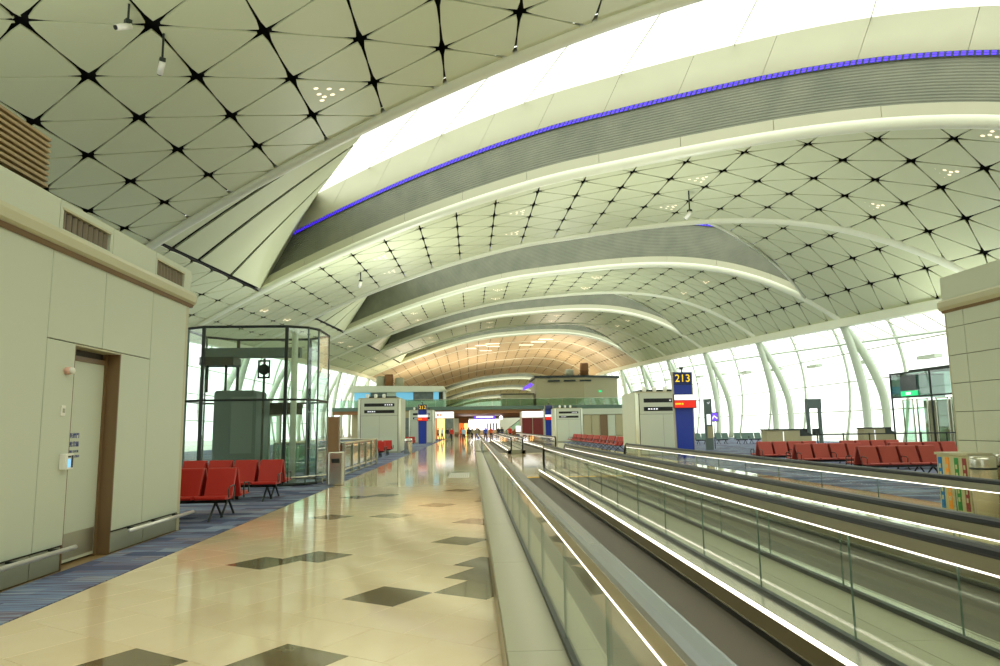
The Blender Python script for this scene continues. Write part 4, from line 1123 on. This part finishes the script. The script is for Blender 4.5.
for k, (x, h, m) in enumerate(((-15.6, 1.9, 'fascia'), (-14.2, 2.2, 'timber'), (-12.4, 1.6, 'fascia'), (17.0, 1.5, 'fascia'), (19.6, 2.6, 'timber'))):
    r = thing('roof_flue', ('first', 'second', 'third', 'fourth', 'fifth')[k] + (' brown' if m == 'timber' else ' cream') + ' round flue above the upper shops', 'flue', (x, MY + 9, MZ + (3.7 if x < 0 else 4.95)), group='round flues above the upper shops')
    MB().lathe([(0.75, 0), (0.75, h * 0.9), (0.68, h)], 14).build('pipe', m, r, True)
    MB().lathe([(0.8, h * 0.5), (0.8, h * 0.55)], 14).build('collar', m, r, True)
# ground floor shops below the gallery
def shop(x0, x1, y, h, fasc, win, label, sign=None):
    r = thing('shop', label, 'shop', (0, y, 0))
    MB().box(x0, x1, 0.6, 5, 0, h).build('body', 'counter_beige', r)
    MB().box(x0, x1, 0.35, 0.6, h - 0.9, h).build('fascia', fasc, r)
    if sign:
        for k, (a, b) in enumerate(sign): MB().box(a, b, 0.33, 0.35, h - 0.62, h - 0.3).build('sign_mark', 'shop_orange', r)
    n = max(2, int((x1 - x0) / 1.2))
    for k in range(n):
        a = x0 + (x1 - x0) * k / n
        MB().box(a + 0.06, a + (x1 - x0) / n - 0.06, 0.5, 0.6, 0.1, h - 1.0).build('shop_window', win[k % len(win)], r)
        MB().box(a - 0.04, a + 0.04, 0.42, 0.6, 0, h - 0.9).build('mullion', 'steel_dull', r)
shop(-7.4, -2.6, 100.0, 3.9, 'sign_white', ('shop_warm', 'shop_orange', 'shop_warm', 'poster_grey'), 'bright warm lit shop with white fascia at the end of the seats side', [(-5.6, -5.2), (-5.0, -4.7), (-4.5, -4.3)])
shop(-16, -8, 108.0, 4.2, 'counter_beige', ('poster_grey', 'wall_panel'), 'dim beige shop front under the gallery behind the cabins')
shop(-2.4, -0.6, 128.0, 3.4, 'timber', ('shop_orange', 'shop_warm'), 'small orange lit shop deep under the gallery')
shop(7.4, 10.6, 104.0, 3.9, 'sign_white', ('shop_maroon', 'shop_maroon', 'screen_dark'), 'dark red shop front with white fascia under the gallery')
shop(11.0, 26.0, 108.0, 4.3, 'wall_panel', ('wall_panel', 'counter_beige', 'counter_beige', 'wall_brown'), 'pale beige shop wall under the gallery behind the far cabin')
ms = thing('media_screen', 'huge bright white lit media wall at the end of the aisle', 'screen', (0, 158.0, 0))
MB().box(-2.6, 6.2, 0, 0.4, 1.1, 3.35).build('lit_face', 'shop_white', ms)
MB().box(-2.8, 6.4, 0.05, 0.5, 0.0, 1.1).build('base', 'counter_beige', ms)
for k in range(4): MB().box(3.2 + 0.7 * k, 3.6 + 0.7 * k, -0.03, 0.0, 1.1, 2.6).build('banner', ('screen_purple', 'poster_grey')[k % 2], ms)
MB().box(1.0, 2.6, -0.03, 0, 2.95, 3.15).build('caption', 'screen_purple', ms)
ps = thing('overhead_sign', 'purple lit overhead sign above the white media wall', 'sign', (0, 150.0, 0))
MB().box(0.4, 5.0, 0, 0.3, 3.45, 4.05).build('board', 'screen_purple', ps)
MB().box(0.9, 4.5, -0.02, 0.0, 3.75, 3.9).build('sign_line', 'shop_white', ps)
for x in (0.8, 4.6): MB().cyl(x, 0.15, 4.0, MZ - 0.745, 0.03, 6).build('hanger', 'dark_metal', ps)
gb = thing('globe_lamp', 'round white globe lamp beside the purple overhead sign', 'lamp', (6.1, 148.0, 3.62))
MB().lathe([(0.02, -0.42), (0.25, -0.34), (0.42, 0), (0.25, 0.34), (0.02, 0.42)], 14).build('globe', 'shop_white', gb, True)
MB().cyl(0, 0, 0.4, MZ - 0.745 - 3.62, 0.02, 6).build('stem', 'dark_metal', gb)
es = thing('escalator', 'beige escalator rising to the gallery past the dark red shop', 'escalator', (0, 118.0, 0))
MB().prism([(5.6, 0.0), (6.6, 0.0), (11.6, MZ - 1.0), (10.6, MZ - 1.0)], 'y', 0, 1.4).build('truss', 'timber', es)
MB().prism([(5.6, 0.1), (9.6, MZ - 1.8), (9.6, MZ - 0.95), (5.6, 0.95)], 'y', -0.05, -0.02).build('glass_side', 'glass_green', es)
MB().tube([(5.6, -0.04, 0.98), (9.6, -0.04, MZ - 0.92)], 0.06, 6).build('handrail', 'black', es)
tag(MB().box(-22, -8, 130, 131, 0, MZ - 0.75).build('wall_hall', 'counter_beige'), 'rear wall under the gallery', None, kind='structure')
tag(MB().box(9, 33, 130, 131, 0, MZ - 0.75).build('wall_hall', 'counter_beige'), 'rear wall under the gallery', None, kind='structure')
nb = thing('notice_board', 'small white notice board standing on the walkway side past the red figure', 'notice board', (5.9, 90, 0))
MB().box(-0.32, 0.32, -0.03, 0.03, 1.0, 1.75).build('board', 'sign_white', nb); MB().cyl(0, 0.05, 0, 1.0, 0.03, 6).build('pole', 'dark_metal', nb)

# wash lights added on the cabin and block roofs to brighten the vault
def wash(x, y, z, sx, sy, power, label, colr=(0.93, 1.0, 0.90)):
    u = thing('added_wash_light', label, 'fill_uplighter', (x, y, z), group='added wash lights on the low roofs')
    MB().box(-sx / 2 - 0.08, sx / 2 + 0.08, -sy / 2 - 0.08, sy / 2 + 0.08, 0.0, 0.1).build('tray', 'dark_metal', u)
    ld = bpy.data.lights.new('added_wash_lamp', 'AREA'); ld.shape = 'RECTANGLE'; ld.size, ld.size_y = sx, sy; ld.energy = power; ld.color = colr
    o = bpy.data.objects.new('added_wash_lamp', ld); col.objects.link(o); o.parent = u; o.location = (0, 0, 0.14); o.rotation_euler = (math.pi, 0, 0)
WL = 0.33
wash(-7.6, 5.0, 4.25, 3.0, 7.0, 1700 * WL, 'added wash light tray on the roof of the cream service block')
wash(12.0, 6.0, 4.32, 3.0, 8.0, 900 * WL, 'added wash light tray on the roof of the beige stone block')
wash(9.97, 38.0, 3.35, 1.8, 1.6, 1100 * WL, 'added wash light tray on the cabin behind the 213 pylon')
wash(-6.1, 48.6, 3.65, 1.8, 1.6, 1600 * WL, 'added wash light tray on the cabin behind the railing')
wash(-5.4, 77.6, 3.6, 1.6, 1.6, 1500 * WL, 'added wash light tray on the small distant cabin')
wash(9.9, 73.6, 3.5, 1.8, 1.6, 1700 * WL, 'added wash light tray on the distant cabin by the long seat line')
wash(29.0, 39.25, 4.72, 2.4, 8.0, 600 * WL, 'added wash light tray on the glazed boarding room')

# central hall: upward lamps added on the gallery floor to brighten its vault, lights under the gallery
def arealight(name, loc, rot, size, power, colr):
    ld = bpy.data.lights.new(name, 'AREA'); ld.shape = 'RECTANGLE'; ld.size, ld.size_y = size; ld.energy = power; ld.color = colr
    o = bpy.data.objects.new(name, ld); col.objects.link(o); o.location = loc; o.rotation_euler = rot
    return o
for k, (x, y) in enumerate(((-11.0, 146.0), (17.0, 142.0), (-9.0, 170.0), (19.0, 166.0), (3.0, 184.0))):
    u = thing('fill_uplighter', ('first', 'second', 'third', 'fourth', 'fifth')[k] + ' added warm uplighter trough on the gallery floor', 'fill_uplighter', (x, y, MZ), group='uplighter troughs added on the gallery floor')
    MB().box(-1.6, 1.6, -0.25, 0.25, 0.0, 0.12).build('trough', 'dark_metal', u)
    arealight('added_uplight', (x, y, MZ + 0.16), (math.pi, 0, 0), (3.0, 0.4), 1150, (1.0, 0.84, 0.64))
for x in (-12, 2.3, 16):
    for y in (MY + 6, MY + 22, MY + 42): arealight('soffit_light', (x, y, MZ - 0.78), (0, 0, 0), (6, 1.2), 150, (1.0, 0.86, 0.66))

# ------------------------------------------------------------------ travellers far down the aisle
def person(x, y, rz, label, top, legs, h=1.7, stride=0.12, arm=0.06):
    me = bpy.data.meshes.new('person')
    J = [(0, 0, 0.92), (0, 0, 1.12), (0, 0, 1.36), (0, 0, 1.47), (0, 0.01, 1.56), (0, 0.02, 1.68),
         (-0.09, 0, 0.86), (-0.10, stride, 0.48), (-0.10, stride * 0.6, 0.08), (-0.10, stride * 0.6 + 0.14, 0.03),
         (0.09, 0, 0.86), (0.10, -stride * 0.6, 0.48), (0.10, -stride * 1.6, 0.10), (0.10, -stride * 1.6 + 0.13, 0.03),
         (-0.18, 0, 1.36), (-0.23, -arm, 1.10), (-0.22, arm * 1.5, 0.86), (-0.21, arm * 2, 0.78),
         (0.18, 0, 1.36), (0.23, arm, 1.10), (0.22, arm * 2.2, 0.86), (0.21, arm * 2.6, 0.78)]
    E = [(0, 1), (1, 2), (2, 3), (3, 4), (4, 5), (0, 6), (6, 7), (7, 8), (8, 9), (0, 10), (10, 11), (11, 12), (12, 13), (2, 14), (14, 15), (15, 16), (16, 17), (2, 18), (18, 19), (19, 20), (20, 21)]
    rad = [0.15, 0.14, 0.15, 0.06, 0.095, 0.085, 0.10, 0.075, 0.05, 0.04, 0.10, 0.075, 0.05, 0.04, 0.07, 0.05, 0.04, 0.035, 0.07, 0.05, 0.04, 0.035]
    k = h / 1.76
    me.from_pydata([(a * k, b * k, c * k) for a, b, c in J], E, [])
    tmp = bpy.data.objects.new('tmp_person', me); col.objects.link(tmp)
    sm = tmp.modifiers.new('skin', 'SKIN'); tmp.modifiers.new('sub', 'SUBSURF').levels = 1
    for i, sv in enumerate(me.skin_vertices[0].data): sv.radius = (rad[i] * k, rad[i] * k * (0.75 if i < 3 else 1)); sv.use_root = i == 0
    dg = bpy.context.evaluated_depsgraph_get(); dg.update()
    ev = bpy.data.meshes.new_from_object(tmp.evaluated_get(dg))
    bpy.data.objects.remove(tmp)
    for m in ('skin', 'hair', top, legs, 'cloth_dark'): ev.materials.append(MATS[m])
    for p in ev.polygons:
        c = p.center; z = c.z / k; p.use_smooth = True
        if z > 1.62 or (z > 1.5 and c.y < -0.02): p.material_index = 1
        elif z > 1.45: p.material_index = 0
        elif z < 0.07: p.material_index = 4
        elif abs(c.x) / k > 0.16 and z < 0.9: p.material_index = 0
        elif z < 0.93: p.material_index = 3
        else: p.material_index = 2
    o = bpy.data.objects.new('person', ev); col.objects.link(o); o.location = (x, y, 0.0); o.rotation_euler = (0, 0, rz)
    tag(o, label, 'person', 'travellers far down the aisle')
    return o
person(-1.25, 84, 0.2, 'person in an orange red top walking in the middle of the aisle', 'cloth_orange', 'cloth_dark')
person(-3.7, 88, 1.2, 'person in a light blue top in front of the warm lit shop', 'cloth_light', 'cloth_dark')
person(-3.0, 86, -0.6, 'person in dark clothes beside the light blue top at the shop', 'cloth_dark', 'cloth_khaki')
person(0.0, 92, 2.9, 'person in khaki top between the orange and the blue tops', 'cloth_khaki', 'cloth_dark')
person(-0.5, 96, 0.4, 'person in dark clothes behind the orange top', 'cloth_dark', 'cloth_dark')
person(1.6, 84.5, 0.1, 'person in a bright blue top beside the walkway end', 'cloth_blue', 'cloth_dark')
person(0.75, 88, 3.0, 'person in black standing by the walkway end', 'cloth_dark', 'cloth_dark', 1.78)
person(4.45, 82.6, 3.1, 'person in a red top facing the viewer past the walkways', 'cloth_red', 'cloth_dark', 1.74, 0.05)
person(3.3, 88, 0.3, 'person in dark clothes past the middle of the walkways', 'cloth_dark', 'cloth_dark')
person(3.9, 92, -0.3, 'person in navy behind the red top', 'cloth_dark', 'cloth_blue')
person(-0.3, 74, 0.1, 'person in a dark top nearest of the walkers, on the cream aisle', 'cloth_dark', 'cloth_khaki')
person(-2.3, 80, 2.6, 'person in a red top near the warm lit shop', 'cloth_red', 'cloth_dark')
person(-0.9, 78, 0.3, 'person in a light blue top walking ahead of the orange top', 'cloth_light', 'cloth_dark')
person(0.5, 80, 3.3, 'person in a khaki jacket close to the walkway end', 'cloth_khaki', 'cloth_blue')
person(2.4, 90, 0.2, 'person in an orange top past the walkway end', 'cloth_orange', 'cloth_dark')
person(-4.4, 92, 0.9, 'person in khaki at the shop front edge', 'cloth_khaki', 'cloth_dark')

# pale tactile floor panel in the aisle and lit rectangles in the hall ceiling
mt = thing('floor_panel', 'pale ribbed floor panel set in the aisle beside the walkway end', 'floor panel', (0, 0, 0))
MB().box(-0.78, -0.1, 22.5, 25.0, -0.004, 0.004).build('plate', 'white_plastic', mt)
for k in range(10): MB().box(-0.76 + 0.066 * k, -0.735 + 0.066 * k, 22.55, 24.95, 0.004, 0.009).build('rib', 'plinth', mt)
for k, (x, D) in enumerate(((3.2, 166), (4.9, 160), (1.8, 154), (4.6, 153), (-0.5, 158), (12.5, 158), (14.5, 150), (15.5, 143))):
    z = vz(x, D)
    MB().box(-1.6, 1.6, -0.7, 0.7, -0.14, -0.08).build('light_panel', 'downlight', ceiling).location = (x, D, z)
